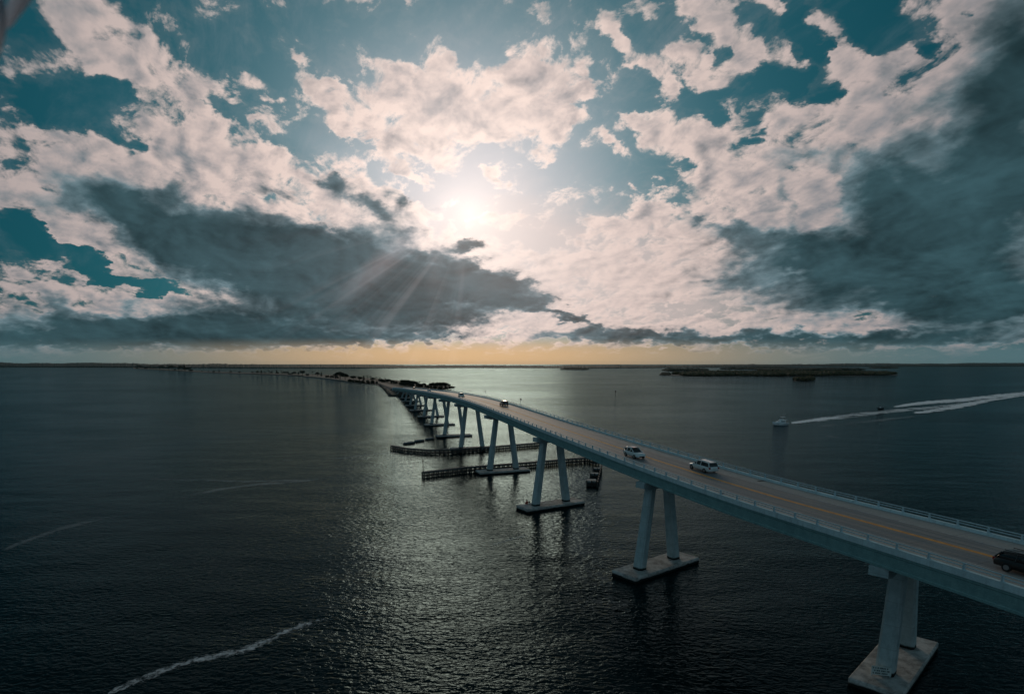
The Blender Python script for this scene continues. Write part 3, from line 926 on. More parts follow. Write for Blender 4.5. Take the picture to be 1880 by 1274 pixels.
land('causeway_ground',
     [(736, 727.5), (717, 727), (708, 716), (697, 705.5), (680, 705), (655, 702.5), (630, 698), (600, 694), (560, 690.5), (520, 688.5), (470, 687), (420, 685.3), (380, 684), (335, 681.5), (290, 679), (245, 677)],
     [(834, 711.5), (815, 709.5), (790, 709), (765, 706), (745, 702.5), (715, 698), (690, 696.5), (650, 693), (620, 690), (560, 687.5), (520, 686.2), (470, 685.3), (420, 683.8), (380, 682.3), (335, 679.3), (290, 677), (245, 675.3)], z=1.5)


land('beach', [(648, 703.0), (630, 699.6), (600, 695.4), (575, 692.8), (556, 691.2)], [(640, 700.0), (625, 697.6), (600, 694.0), (575, 691.6), (558, 690.6)], z=1.62, m='sand', skirt=.5)


def build_rocks():
    """rock revetment along the embankment beside the abutment"""
    bm = bmesh.new(); rnd = random.Random(4)
    P, L = px_path([(696, 705.5), (708, 716), (717, 727), (735, 728), (752, 727)], .4, 150)
    for p in P:
        for k in range(3):
            q = p + Vector((rnd.uniform(-1.5, 1.5), rnd.uniform(-1.5, 1.5), rnd.uniform(-.3, .6)))
            ret = bmesh.ops.create_icosphere(bm, subdivisions=1, radius=rnd.uniform(.6, 1.3), matrix=Matrix.Translation(q))
            for v in ret['verts']: v.co += Vector([rnd.uniform(-.25, .25) for _ in range(3)])
    tag(obj('rock_riprap', bm, M['rock']), kind='stuff')


build_rocks()


def ribbon(bm, L_, R_, z, uv=False):
    lay = bm.loops.layers.uv.verify() if uv else None
    n = len(L_)
    A = [bm.verts.new((p.x, p.y, z)) for p in L_]; B = [bm.verts.new((p.x, p.y, z)) for p in R_]
    for i in range(n - 1):
        f = bm.faces.new((A[i], B[i], B[i + 1], A[i + 1]))
        if uv:
            for lp, c in zip(f.loops, ((0, i), (1, i), (1, i + 1), (0, i + 1))): lp[lay].uv = (c[0], c[1] / (n - 1))


def build_causeway_road():
    q = STN[-1]
    bm = bmesh.new()
    e = q['p'] + q['t'] * 5
    cl = [e] + [at(x, y, 1.5) for x, y in ((704, 704.5), (690, 701.5), (668, 698.5), (640, 695.5), (600, 691.6), (560, 689), (500, 686.8), (430, 684.8), (380, 683.2), (330, 680.4))]
    cl[0].z = 4.4; n = len(cl)
    # earth ramp that carries the road down from the abutment
    A, B, C_, D = [], [], [], []
    pts, _ = [], 0
    for i in range(n):
        p = cl[i]; a, b = cl[max(i - 1, 0)], cl[min(i + 1, n - 1)]
        d = (b - a); d.z = 0; d.normalize(); nn = Vector((d.y, -d.x, 0))
        z = 4.3 if i == 0 else 1.75
        A.append(bm.verts.new((p.x - nn.x * 6, p.y - nn.y * 6, z))); B.append(bm.verts.new((p.x + nn.x * 6, p.y + nn.y * 6, z)))
        C_.append(bm.verts.new((p.x - nn.x * 11, p.y - nn.y * 11, 0.4))); D.append(bm.verts.new((p.x + nn.x * 11, p.y + nn.y * 11, 0.4)))
    for i in range(n - 1):
        bm.faces.new((A[i], B[i], B[i + 1], A[i + 1])); bm.faces.new((C_[i], A[i], A[i + 1], C_[i + 1])); bm.faces.new((B[i], D[i], D[i + 1], B[i + 1]))
    bm.faces.new((C_[0], D[0], B[0], A[0]))
    tag(obj('causeway_road', bm, M['grey_road']), kind='structure')


build_causeway_road()


def canopy(bm, cx, cy, rx, ry, ax, ay, h, cell, seed):
    """a mass of crowns: bumpy surface over an uneven outline with its own height and thickness"""
    rnd = random.Random(seed)
    area = rx * ry * 4
    n = int(area / (cell * cell) * 1.15)
    ph = [rnd.uniform(0, 6.28) for _ in range(6)]
    for _ in range(n):
        a, b = rnd.uniform(-1, 1), rnd.uniform(-1, 1)
        th = math.atan2(b, a)
        lim = .90 + .07 * math.sin(3 * th + ph[0]) + .06 * math.sin(7 * th + ph[1]) + .04 * math.sin(13 * th + ph[2])
        rr = math.hypot(a, b)
        if abs(a) ** 3 + abs(b) ** 3 > lim ** 3: continue
        x, y = a * rx, b * ry
        hh = h * (.74 + .18 * math.sin(x / (cell * 5) + ph[3]) * math.sin(y / (cell * 4) + ph[4]) + rnd.uniform(-.16, .22)) * (1 - .35 * max(0, rr - .7))
        r = cell * rnd.uniform(.55, .95)
        px, py = cx + x * ax.x + y * ay.x, cy + x * ax.y + y * ay.y
        mtx = Matrix.Translation((px, py, hh * .52)) @ Matrix.Diagonal((r, r, hh * .52, 1))
        ret = bmesh.ops.create_icosphere(bm, subdivisions=1, radius=1, matrix=mtx)
        for v in ret['verts']:
            v.co += Vector((rnd.uniform(-.18, .18) * r, rnd.uniform(-.18, .18) * r, rnd.uniform(-.08, .08) * hh))


def isle(label_name, x0, x1, ynear, yfar, h, cell, seed, m='leaf2'):
    a, b = at(x0, (ynear + yfar) / 2, 0), at(x1, (ynear + yfar) / 2, 0)
    mid = (x0 + x1) / 2
    n, f = at(mid, ynear, 0), at(mid, yfar, 0)
    c = (n + f) / 2
    rx = (b - a).length / 2; ry = (f - n).length / 2
    ax, ay = (b - a).normalized(), (f - n).normalized()
    bm = bmesh.new(); canopy(bm, c.x, c.y, rx, ry, ax, ay, h, cell, seed)
    o = obj('mangrove_thicket', bm, M[m]); tag(o, kind='stuff')
    bm = bmesh.new()
    ring = []
    for k in range(40):
        t_ = k / 40 * 2 * math.pi
        cx_ = abs(math.cos(t_)) ** .66 * math.copysign(1, math.cos(t_)); sy_ = abs(math.sin(t_)) ** .66 * math.copysign(1, math.sin(t_))
        x, y = cx_ * rx * .96, sy_ * ry * .96
        ring.append((c.x + x * ax.x + y * ay.x, c.y + x * ax.y + y * ay.y))
    A = [bm.verts.new((x, y, -.3)) for x, y in ring]; B = [bm.verts.new((x, y, .5)) for x, y in ring]
    for k in range(40): bm.faces.new((A[k], A[(k + 1) % 40], B[(k + 1) % 40], B[k]))
    bm.faces.new(B)
    tag(obj('mangrove_island_ground', bm, M['rock']), kind='structure')


isle('main', 1216, 1655, 691, 685, 12, 11, 1)
isle('tip', 1213, 1230, 689.5, 685.5, 5, 8, 7, 'leaf')
isle('islet', 1457, 1496, 700, 697, 8.5, 4, 2)
isle('back_left', 1216, 1298, 681.5, 678.5, 11, 22, 3, 'leaf')
isle('back_mid', 1322, 1470, 678.5, 676.5, 11, 30, 4, 'leaf')
isle('back_right', 1390, 1582, 681, 677.5, 12, 26, 5, 'leaf')
isle('far_right', 1598, 1648, 676.2, 675, 9, 26, 6, 'leaf')
isle('far_mid', 1028, 1080, 679.3, 677.4, 7, 20, 8, 'leaf')


def far_shore():
    # (photo column, waterline row, height of the woods in metres) round the bay
    prof = [(-500, 674.0, 50), (-100, 674.0, 48), (0, 674.0, 47), (120, 674.4, 44), (230, 674.8, 38), (330, 675.2, 33), (460, 675.6, 28), (560, 675.8, 25), (700, 676.0, 22), (860, 675.6, 18),
            (1000, 675.8, 16), (1100, 676.0, 17), (1240, 675.2, 20), (1400, 674.0, 27), (1500, 673.2, 33), (1700, 672.8, 40), (1880, 672.5, 45), (2300, 672.2, 50)]
    rnd = random.Random(9)
    bm = bmesh.new()
    x = -500.0
    cols = []
    ph = [rnd.uniform(0, 6) for _ in range(4)]
    step = 1.3
    hprev = 0
    while x < 2300:
        for a, b in zip(prof, prof[1:]):
            if a[0] <= x <= b[0]:
                k = (x - a[0]) / (b[0] - a[0]); row = a[1] * (1 - k) + b[1] * k; h = a[2] * (1 - k) + b[2] * k; break
        p = at(x, row, 0)
        d = Vector((p.x, p.y, 0)).normalized()
        hprev = hprev * .6 + rnd.uniform(-1, 1) * .4
        hh = h * (1 + .10 * math.sin(x / 37 + ph[0]) + .06 * math.sin(x / 13 + ph[1])) + hprev * 5.0
        col = []
        for dist, z in ((0, -1), (0, hh * .20 + rnd.uniform(-1, 2)), (60, hh * .36 + rnd.uniform(-2, 2)), (500, hh * .72 + rnd.uniform(-3, 3)), (1100, hh + rnd.uniform(-1.5, 1.5)), (1800, hh * .95), (2200, -1)):
            j = rnd.uniform(-14, 14)
            col.append(bm.verts.new((p.x + d.x * (dist + j), p.y + d.y * (dist + j), z)))
        cols.append(col); x += step
    for a, b in zip(cols, cols[1:]):
        for k in range(6): bm.faces.new((a[k], b[k], b[k + 1], a[k + 1]))
    tag(obj('far_shore_hills', bm, M['farleaf']), kind='structure')


far_shore()


# ------------------------------------------------------------------ trees on the causeway
def leaf_cloud(bm, rnd, c, r, n, size):
    for _ in range(n):
        while True:
            p = Vector([rnd.uniform(-1, 1) for _ in range(3)])
            if .25 < p.length < 1: break
        p = Vector((p.x * r[0], p.y * r[1], p.z * r[2])) + c
        d = Vector([rnd.uniform(-1, 1) for _ in range(3)]).normalized(); q = d.orthogonal().normalized()
        w = d.cross(q); s = size * rnd.uniform(.6, 1.3)
        bm.faces.new([bm.verts.new(p + q * s), bm.verts.new(p + w * s * .6), bm.verts.new(p - q * s), bm.verts.new(p - w * s * .6)])


def make_tree(kind, seed):
    rnd = random.Random(seed)
    t = bpy.data.objects.new({'broad': 'shade_tree', 'palm': 'palm_tree', 'shrub': 'shrub', 'pine': 'pine_tree'}[kind], None); COL.objects.link(t)
    bm = bmesh.new(); br = bmesh.new()
    if kind == 'broad':
        H = 8.0
        tube(br, (0, 0, -.5), (.3, .1, 3.2), .38, .24)
        for k in range(6):
            a = k * 1.05 + rnd.uniform(-.3, .3); r = rnd.uniform(1.8, 3.2)
            e = Vector((math.cos(a) * r, math.sin(a) * r, rnd.uniform(4.2, 6.5)))
            tube(br, (.3, .1, 3.0), e, .16, .06, 6)
            leaf_cloud(bm, rnd, e, (1.9, 1.9, 1.4), 220, .34)
        leaf_cloud(bm, rnd, Vector((.2, 0, 6.4)), (2.6, 2.6, 1.6), 380, .36)
    elif kind == 'palm':
        tube(br, (0, 0, -.5), (.3, 0, 3.5), .20, .16); tube(br, (.3, 0, 3.5), (.4, .1, 7.2), .16, .13)
        for k in range(20):
            a = k * 2.399; el = rnd.uniform(-.2, .9); p = Vector((.4, .1, 7.2)); d = Vector((math.cos(a) * math.cos(el), math.sin(a) * math.cos(el), math.sin(el)))
            s = Vector((-math.sin(a), math.cos(a), 0)); prev = None
            for j in range(6):
                w = .42 * math.sin(math.pi * (j + .6) / 6.6)
                cur = (bm.verts.new(p + s * w), bm.verts.new(p + Vector((0, 0, .10))), bm.verts.new(p - s * w))
                if prev:
                    bm.faces.new((prev[0], prev[1], cur[1], cur[0])); bm.faces.new((prev[1], prev[2], cur[2], cur[1]))
                prev = cur; p = p + d * .48; d = (d + Vector((0, 0, -.22))).normalized()
    elif kind == 'shrub':
        for k in range(3): tube(br, (k * .5 - .5, 0, -.3), (k * .9 - .9, rnd.uniform(-.5, .5), 1.8), .12, .05, 6)
        for k in range(7): leaf_cloud(bm, rnd, Vector((rnd.uniform(-1.8, 1.8), rnd.uniform(-1.2, 1.2), rnd.uniform(1.0, 2.6))), (1.1, 1.0, .9), 130, .26)
    else:
        tube(br, (0, 0, -.5), (0, 0, 8.5), .28, .06)
        for k in range(9):
            z = 2.2 + k * .8; r = 2.0 * (1 - k / 11)
            for j in range(3): leaf_cloud(bm, rnd, Vector((math.cos(j * 2.1 + k) * r * .6, math.sin(j * 2.1 + k) * r * .6, z)), (r * .7, r * .7, .6), 60, .24)
    obj('trunk', br, M['trunk'], t); obj('crown', bm, M['leaf'], t)
    return t


def copy_thing(o, label):
    c = o.copy(); COL.objects.link(c)
    for ch in o.children:
        d = ch.copy(); COL.objects.link(d); d.parent = c
    c['label'] = label
    return c


PROTO = {(k, i): make_tree(k, 11 * i + j) for j, k in enumerate(('broad', 'palm', 'shrub', 'pine')) for i in range(2)}
USED = set()
CATS = {'broad': 'tree', 'palm': 'palm tree', 'shrub': 'shrub', 'pine': 'pine tree'}


def plant(kind, x, y, s, label, group, z=1.2, seed=0, wide=1.0):
    key = (kind, seed % 2)
    p = at(x, y, z)
    o = PROTO[key]
    if key in USED: o = copy_thing(o, label)
    else: USED.add(key); o['label'] = label
    o['category'] = CATS[kind]; o['group'] = group
    o.location = p; o.rotation_euler = (0, 0, seed * 1.7 + x * .1); o.scale = (s * wide, s * wide, s)


TG = {'broad': ('dark bushy tree on the narrow causeway strip before the bridge', 'bushy trees on the causeway strip'),
      'palm': ('dark slender palm on the narrow causeway strip before the bridge', 'palms on the causeway strip'),
      'shrub': ('low dark shrub on the narrow causeway strip before the bridge', 'shrubs on the causeway strip'),
      'pine': ('dark feathery pine on the narrow causeway strip before the bridge', 'pines on the causeway strip')}
plant('broad', 624, 697.0, 2.0, 'largest round dark tree standing behind the pale causeway beach', 'bushy trees on the causeway strip', wide=1.5)
plant('broad', 634, 697.8, 1.6, 'second largest tree, just right of the biggest one behind the beach', 'bushy trees on the causeway strip', seed=1, wide=1.3)
plant('broad', 555, 689.6, 1.7, 'round tree at the left end of the pale causeway beach', 'bushy trees on the causeway strip', seed=1)
rt_ = random.Random(21)
for x, y, k, s in ((574, 690.8, 'palm', 1.5), (583, 691.2, 'broad', 1.4), (590, 692.2, 'pine', 1.3), (600, 693.4, 'shrub', 2.0), (609, 694.4, 'shrub', 2.0),
                   (648, 699.0, 'broad', 1.2), (654, 699.5, 'palm', 1.2), (661, 700.2, 'broad', 1.15), (668, 700.3, 'pine', 1.2), (674, 700.6, 'palm', 1.4), (680, 701, 'palm', 1.3), (685, 701, 'broad', 1.0),
                   (691, 701.2, 'palm', 1.2), (697, 701.5, 'palm', 1.1), (703, 702.3, 'shrub', 1.8), (708, 702.6, 'palm', 1.0), (714, 703.4, 'broad', .9), (721, 704.3, 'shrub', 1.8), (727, 705, 'shrub', 1.7),
                   (643, 701.6, 'shrub', 1.8), (651, 702.4, 'shrub', 1.7), (658, 703, 'shrub', 1.8), (667, 703.6, 'shrub', 1.7), (676, 704.2, 'shrub', 1.9), (684, 704.6, 'shrub', 1.9), (692, 705, 'shrub', 1.4),
                   (736, 707.0, 'shrub', 2.0), (740, 706.4, 'broad', 1.0), (742, 707.8, 'shrub', 1.8), (747, 708.5, 'shrub', 2.0), (749, 707.0, 'broad', 1.0), (753, 709, 'broad', 1.0), (756, 709.6, 'shrub', 2.0), (760, 708.6, 'broad', .95), (764, 709.8, 'broad', .95), (768, 710.6, 'shrub', 1.8), (774, 711.0, 'shrub', 1.8), (779, 711.2, 'broad', .75), (784, 712, 'shrub', 1.3),
                   (745, 706, 'shrub', 1.8), (757, 707.5, 'palm', .9), (770, 709, 'palm', .9), (618, 695.5, 'shrub', 2.0), (564, 690.0, 'shrub', 2.0), (698, 700.3, 'shrub', 1.8), (711, 701.6, 'shrub', 1.8)):
    lb, g = TG[k]
    plant(k, x, y, s, lb, g, seed=rt_.randint(0, 9))
for i, (x, y, s) in enumerate(((793, 713, .9), (799, 713.4, .95), (805, 713.6, .9), (811, 713.2, 1.0), (817, 713, .95), (822, 712.6, .8), (803, 711.5, .9), (813, 711.4, .9), (796, 712, .9), (808, 712.4, .95))):
    plant('broad', x, y, s, 'bushy tree in the dense dark clump on the point right of the bridge', 'bushy trees in the clump on the point', seed=i, wide=1.3)
for i, (x, y, s) in enumerate(((827, 712.6, 1.1), (831, 712.2, .7), (790, 713.6, 1.4), (798, 714, 1.3), (809, 714.2, 1.3), (818, 713.8, 1.3))):
    plant('shrub', x, y, s, 'low shrub at the edge of the dense clump on the point', 'shrubs round the clump on the point', seed=i)
for i in range(60):
    x = 252 + i * 5.0 + rt_.uniform(-2, 2)
    rows = ((245, 676.2), (290, 678), (335, 680.4), (380, 683.1), (420, 684.5), (470, 686), (520, 687.3), (560, 689))
    y = [a[1] + (b[1] - a[1]) * (x - a[0]) / (b[0] - a[0]) for a, b in zip(rows, rows[1:]) if a[0] <= x <= b[0]][0]
    k = rt_.choice(('broad', 'shrub', 'palm', 'pine', 'broad'))
    s = (2.3 if x < 352 else 1.05) * rt_.uniform(.7, 1.3) * (1.6 if k == 'shrub' else 1)
    if 352 < x < 480 and i % 2: continue
    plant(k, x, y, s, 'far ' + TG[k][0].replace('before the bridge', 'receding to the left'), TG[k][1] + ' far left', seed=i, wide=1.4)
ORD = ('leftmost', 'second', 'third', 'fourth', 'fifth', 'sixth', 'seventh', 'eighth', 'ninth', 'tenth', 'eleventh', 'twelfth')
for kind in ('palm', 'pine', 'broad'):
    lab, grp = TG[kind]
    ts = [o for o in COL.objects if o.get('group') == grp and o.get('label') == lab]
    ts.sort(key=lambda o: o.location.x / o.location.y)
    nm = {'palm': 'slender palm', 'pine': 'feathery pine', 'broad': 'bushy tree'}[kind]
    for i, o in enumerate(ts):
        w = ORD[i] if i < len(ts) - 1 else 'rightmost'
        o['label'] = '%s dark %s%s on the causeway strip left of the bridge' % (w, nm, ' from the left' if w not in ('leftmost', 'rightmost') else '')
for key, o in PROTO.items():
    if key not in USED:
        for ch in list(o.children): bpy.data.objects.remove(ch)
        bpy.data.objects.remove(o)


# ------------------------------------------------------------------ vehicles
def make_car(kind, name, label, group, paint, L=4.7, W=1.9, H=1.72):
    """built facing +x; suv = sloping bonnet and two boxes, van = longer glasshouse"""
    t = thing(name, (0, 0, 0), 0, label, 'minivan' if kind == 'van' else 'car', group)
    h = W / 2
    #        x      half   sill  belt-top
    if kind == 'van':
        secs = [(-L / 2, .86, .45, .95), (-L / 2 + .12, .97, .32, 1.04), (-1.3, 1.0, .28, 1.06), (.6, 1.0, .28, 1.04), (1.25, .99, .28, 1.00), (1.95, .95, .30, .86), (2.25, .86, .34, .74), (L / 2, .70, .42, .58)]
        cab = [(-L / 2 + .10, .80, 1.02, .76), (-L / 2 + .38, .93, 1.05, 1.62), (-.6, .94, 1.05, 1.70), (.35, .93, 1.04, 1.66), (1.30, .86, 1.00, 1.06)]
    else:
        secs = [(-L / 2, .86, .48, .92), (-L / 2 + .12, .97, .36, 1.02), (-1.3, 1.0, .32, 1.06), (.4, 1.0, .32, 1.04), (.95, .99, .32, 1.02), (1.75, .96, .34, .94), (2.15, .88, .36, .84), (L / 2, .74, .44, .62)]
        cab = [(-L / 2 + .10, .80, 1.00, 1.02), (-L / 2 + .55, .92, 1.04, 1.58), (-.7, .93, 1.05, 1.68), (.05, .92, 1.04, 1.66), (1.02, .86, 1.00, 1.05)]
    bm = bmesh.new(); rings = []
    for x, k, z0, z1 in secs:
        w = h * k
        zm = (z0 + z1) / 2
        rings.append([(x, -w * .93, z0), (x, -w, zm - .08), (x, -w * .99, zm + .12), (x, -w * .93, z1 - .03), (x, -w * .60, z1 + .015), (x, w * .60, z1 + .015), (x, w * .93, z1 - .03), (x, w * .99, zm + .12), (x, w, zm - .08), (x, w * .93, z0)])
    loft(bm, rings)
    body = obj('body', bm, paint, t, smooth=True)
    # glasshouse
    bm = bmesh.new(); rings = []
    for x, k, z0, z1 in cab:
        w = h * k; wt = w * .80; z1 = max(z1, z0 + .02)
        rings.append([(x, -w * .98, z0 - .04), (x, -w * .93, z0 + (z1 - z0) * .45), (x, -wt, z1 - .06), (x, -wt * .8, z1 - .01), (x, wt * .8, z1 - .01), (x, wt, z1 - .06), (x, w * .93, z0 + (z1 - z0) * .45), (x, w * .98, z0 - .04)])
    loft(bm, rings)
    obj('window', bm, M['glass'], t, smooth=True)
    # roof skin and pillars
    bm = bmesh.new()
    xs = [c for c in cab[1:-1]]
    rr = []
    for x, k, z0, z1 in xs:
        wt = h * k * .83
        rr.append([(x, -wt, z1 - .06), (x, -wt * .78, z1 + .035), (x, wt * .78, z1 + .035), (x, wt, z1 - .06), (x, wt * .7, z1 - .045), (x, -wt * .7, z1 - .045)])
    loft(bm, rr)
    a, b = xs[0][0], xs[-1][0]
    obj('roof', bm, paint, t)
    for s in (-1, 1):
        zt = xs[0][3]
        bars = [((cab[0][0] + .02, s * h * .88, 1.02), (a, s * h * .77, zt - .05), .07), ((b, s * h * .77, xs[-1][3] - .05), (cab[-1][0], s * h * .84, 1.02), .06)]
        bars += [((px, s * h * .955, 1.03), (px + .03, s * h * .775, 1.62), .05) for px in ((-.55, .45) if kind == 'van' else (-1.0, -.05))]
        for p0, p1, rr_ in bars:
            bm = bmesh.new(); tube(bm, p0, p1, rr_, n=6); obj('pillar', bm, paint, t)
    for s in (-1, 1):
        bm = bmesh.new(); tube(bm, (a + .1, s * h * .60, xs[1][3] + .05), (b - .1, s * h * .60, xs[1][3] + .05), .035, n=6)
        obj('roof_rail', bm, M['dark'] if paint is not M['white_car'] else paint, t)
        bm = bmesh.new(); box(bm, (-L / 2 + .09, s * h * .80, .86), (.22, .26, .26)); obj('tail_light', bm, M['red'], t)
        bm = bmesh.new(); box(bm, (L / 2 - .22, s * h * .62, .66), (.30, .34, .16)); obj('headlight', bm, M['lamp'], t)
        bm = bmesh.new(); box(bm, (.85, s * (h + .08), 1.06), (.16, .22, .15)); obj('mirror', bm, paint, t)
    bm = bmesh.new(); box(bm, (L / 2 - .06, 0, .50), (.16, h * 1.0, .18)); obj('grille', bm, M['dark'], t)
    if kind != 'van':
        bm = bmesh.new(); box(bm, (-.25, 0, xs[1][3] + .045), (.9, .85, .012)); obj('sunroof', bm, M['glass'], t)
    bm = bmesh.new(); box(bm, (-L / 2 - .01, 0, .80), (.03, .5, .13)); obj('number_plate', bm, M['sign'], t)
    base = None
    for x in (-L * .29, L * .30):
        for s in (-1, 1):
            if base is None:
                bm = bmesh.new(); tube(bm, (0, -.12, 0), (0, .12, 0), .36, n=18); w = obj('wheel', bm, M['tyre'], t); base = w
                bm = bmesh.new(); tube(bm, (0, -.13, 0), (0, .13, 0), .22, n=12); rim = obj('rim', bm, M['rim'], w)
            else:
                w = base.copy(); COL.objects.link(w); w.parent = t
                q = rim.copy(); COL.objects.link(q); q.parent = w
            w.location = (x, s * (h - .10), .36)
    return t


def put_on_road(t, px, py, lat, back, zoff=.0):
    """stand a car on the lane at lateral offset lat, at the deck station seen at pixel px,py"""
    best = None
    for q in (station(k * .25) for k in range(int(STN[-1]['s'] * 4))):
        c = q['p'] + q['n'] * lat
        v = (c - Vector((0, 0, CAM_H)))
        vy = v.y * math.cos(TH) - v.z * math.sin(TH); vu = v.y * math.sin(TH) + v.z * math.cos(TH)
        if vy <= 1: continue
        X = 940 + FPX * v.x / vy
        if best is None or abs(X - px) < best[0]: best = (abs(X - px), q, c)
    _, q, c = best
    d = q['t'] if back else -q['t']
    t.location = c + Vector((0, 0, .008 + zoff))
    g = math.atan(q['g']) * (1 if back else -1)
    t.rotation_euler = (0, -g, math.atan2(d.y, d.x))


G = 'cars crossing the bridge'
put_on_road(make_car('suv', 'sport_utility_car', 'white car with a dark sunroof driving towards the camera, nearer lane mid bridge', G, M['white_car']), 1164, 836, -2.2, False)
put_on_road(make_car('van', 'minivan', 'white minivan seen from behind driving away in the farther lane', G, M['white_car'], L=5.1, W=2.0), 1291, 862, 2.1, True)
put_on_road(make_car('suv', 'sport_utility_car', 'black car with red tail lamps cut by the right edge of the photo', G, M['black_car'], L=5.3, W=2.05), 1901, 1057, -2.3, False)
put_on_road(make_car('suv', 'sport_utility_car', 'dark grey car driving away near the crest, beyond the white ones', G, M['grey_car'], L=4.9), 925, 752, 2.0, True)
put_on_road(make_car('van', 'minivan', 'small white car coming over the far slope past the crest', G, M['white_car'], L=4.8), 847, 729, -2.0, False)
put_on_road(make_car('van', 'minivan', 'tiny white car at the far low end of the bridge', G, M['white_car'], L=4.8), 788, 716, -2.0, False)
put_on_road(make_car('suv', 'sport_utility_car', 'tiny dark car at the far low end of the bridge', G, M['grey_car']), 760, 713, 2.0, True)


# ------------------------------------------------------------------ boats
def make_yacht():
    p = at(1432, 780, 0)
    t = thing('motor_yacht', p, R(196), 'white motor yacht with a flybridge trailing a long wake', 'boat')
    bm = bmesh.new(); rings = []
    for x, w, k, top in ((-4.6, 1.55, -.3, 1.15), (-2, 1.65, -.4, 1.2), (1, 1.6, -.4, 1.35), (3, 1.15, -.2, 1.6), (4.2, .55, .1, 1.85), (4.9, .06, .9, 2.0)):
        rings.append([(x, 0, k), (x, -w * .75, k + .35), (x, -w, top), (x, -w * .9, top + .02), (x, w * .9, top + .02), (x, w, top), (x, w * .75, k + .35)])
    loft(bm, rings); obj('hull', bm, M['gelcoat'], t)
    bm = bmesh.new()
    for s in (-1, 1): tube(bm, (-4.5, s * 1.58, .55), (3.0, s * 1.17, .75), .08, n=6)
    obj('rub_rail', bm, M['navy'], t)
    bm = bmesh.new(); loft(bm, [[(-2.6, -1.25, 1.2), (-2.6, 1.25, 1.2), (-2.6, 1.1, 2.5), (-2.6, -1.1, 2.5)], [(.6, -1.2, 1.3), (.6, 1.2, 1.3), (.4, 1.0, 2.5), (.4, -1.0, 2.5)], [(3.0, -.7, 1.6), (3.0, .7, 1.6), (2.7, .5, 1.75), (2.7, -.5, 1.75)]])
    obj('cabin', bm, M['gelcoat'], t)
    for s in (-1, 1):
        bm = bmesh.new(); box(bm, (-.9, s * 1.19, 1.95), (2.6, .06, .5)); obj('window', bm, M['glass'], t)
    bm = bmesh.new(); box(bm, (1.45, 0, 2.12), (.9, 1.7, .10)); bmesh.ops.rotate(bm, verts=bm.verts[:], cent=(1.45, 0, 2.12), matrix=Matrix.Rotation(R(24), 3, 'Y')); obj('windscreen', bm, M['glass'], t)
    bm = bmesh.new(); box(bm, (-1.6, 0, 2.6), (3.6, 2.3, .14)); box(bm, (-.2, 0, 2.95), (.25, 1.8, .6)); box(bm, (-1.6, 0, 2.85), (.8, .9, .4)); obj('flybridge', bm, M['gelcoat'], t)
    bm = bmesh.new(); box(bm, (-1.4, 0, 4.35), (2.4, 1.9, .10)); obj('hardtop', bm, M['gelcoat'], t)
    bm = bmesh.new()
    for x in (-2.4, -.4):
        for s in (-1, 1): tube(bm, (x, s * .85, 2.6), (x + .1, s * .8, 4.3), .04, n=6)
    tube(bm, (-2.2, .3, 4.4), (-2.6, .3, 6.4), .025, n=5); tube(bm, (-1.6, -.3, 4.4), (-1.9, -.3, 5.8), .025, n=5)
    obj('mast_frame', bm, M['rim'], t)
    bm = bmesh.new()
    for s in (-1, 1):
        tube(bm, (.8, s * 1.5, 2.0), (4.6, s * .15, 2.65), .025, n=5)
        for k in range(4): tube(bm, (1 + k * 1.1, s * (1.45 - .38 * k), 1.35 + k * .15), (1 + k * 1.1, s * (1.45 - .38 * k), 2.03 + k * .17), .02, n=5)
    obj('bow_rail', bm, M['rim'], t)
    bm = bmesh.new(); box(bm, (-3.7, 0, 1.2), (1.6, 2.2, .05)); obj('cockpit', bm, M['navy'], t)


def make_skiff():
    p = at(1616, 751, 0)
    t = thing('small_motorboat', p, R(193), 'small dark open motorboat ahead of a bright foaming wake', 'boat')
    bm = bmesh.new(); rings = []
    for x, w, k, top in ((-2.4, .95, -.1, .75), (0, 1.0, -.15, .85), (1.6, .8, 0, 1.0), (2.5, .35, .3, 1.15), (2.9, .05, .8, 1.2)):
        rings.append([(x, 0, k), (x, -w * .8, k + .3), (x, -w, top), (x, -w * .7, top - .02), (x, w * .7, top - .02), (x, w, top), (x, w * .8, k + .3)])
    loft(bm, rings); obj('hull', bm, M['navy'], t)
    bm = bmesh.new(); box(bm, (.1, 0, 1.15), (.7, .7, .8), top=(.7, .8)); obj('console', bm, M['gelcoat'], t)
    bm = bmesh.new(); box(bm, (-2.55, 0, .95), (.4, .4, .8)); obj('outboard_motor', bm, M['navy'], t)
    bm = bmesh.new(); box(bm, (0, 0, 2.25), (1.5, 1.3, .07)); [tube(bm, (x, y, .8), (x, y, 2.25), .03, n=5) for x in (-.6, .6) for y in (-.55, .55)]; obj('canopy', bm, M['dark_cloth'], t)


make_yacht(); make_skiff()


# ------------------------------------------------------------------ foam
def foam(name, up, lo, m, z, label=None):
    n = 40
    A, _ = px_path(up, 0, n); B, _ = px_path(lo, 0, n)
    bm = bmesh.new(); ribbon(bm, A, B, z, uv=True)
    tag(obj(name, bm, M[m]), kind='stuff')


def streak(pts, w, m, z):
    up = [(x, y - w / 2) for x, y in pts]; lo = [(x, y + w / 2) for x, y in pts]
    foam('foam_streak', up, lo, m, z)


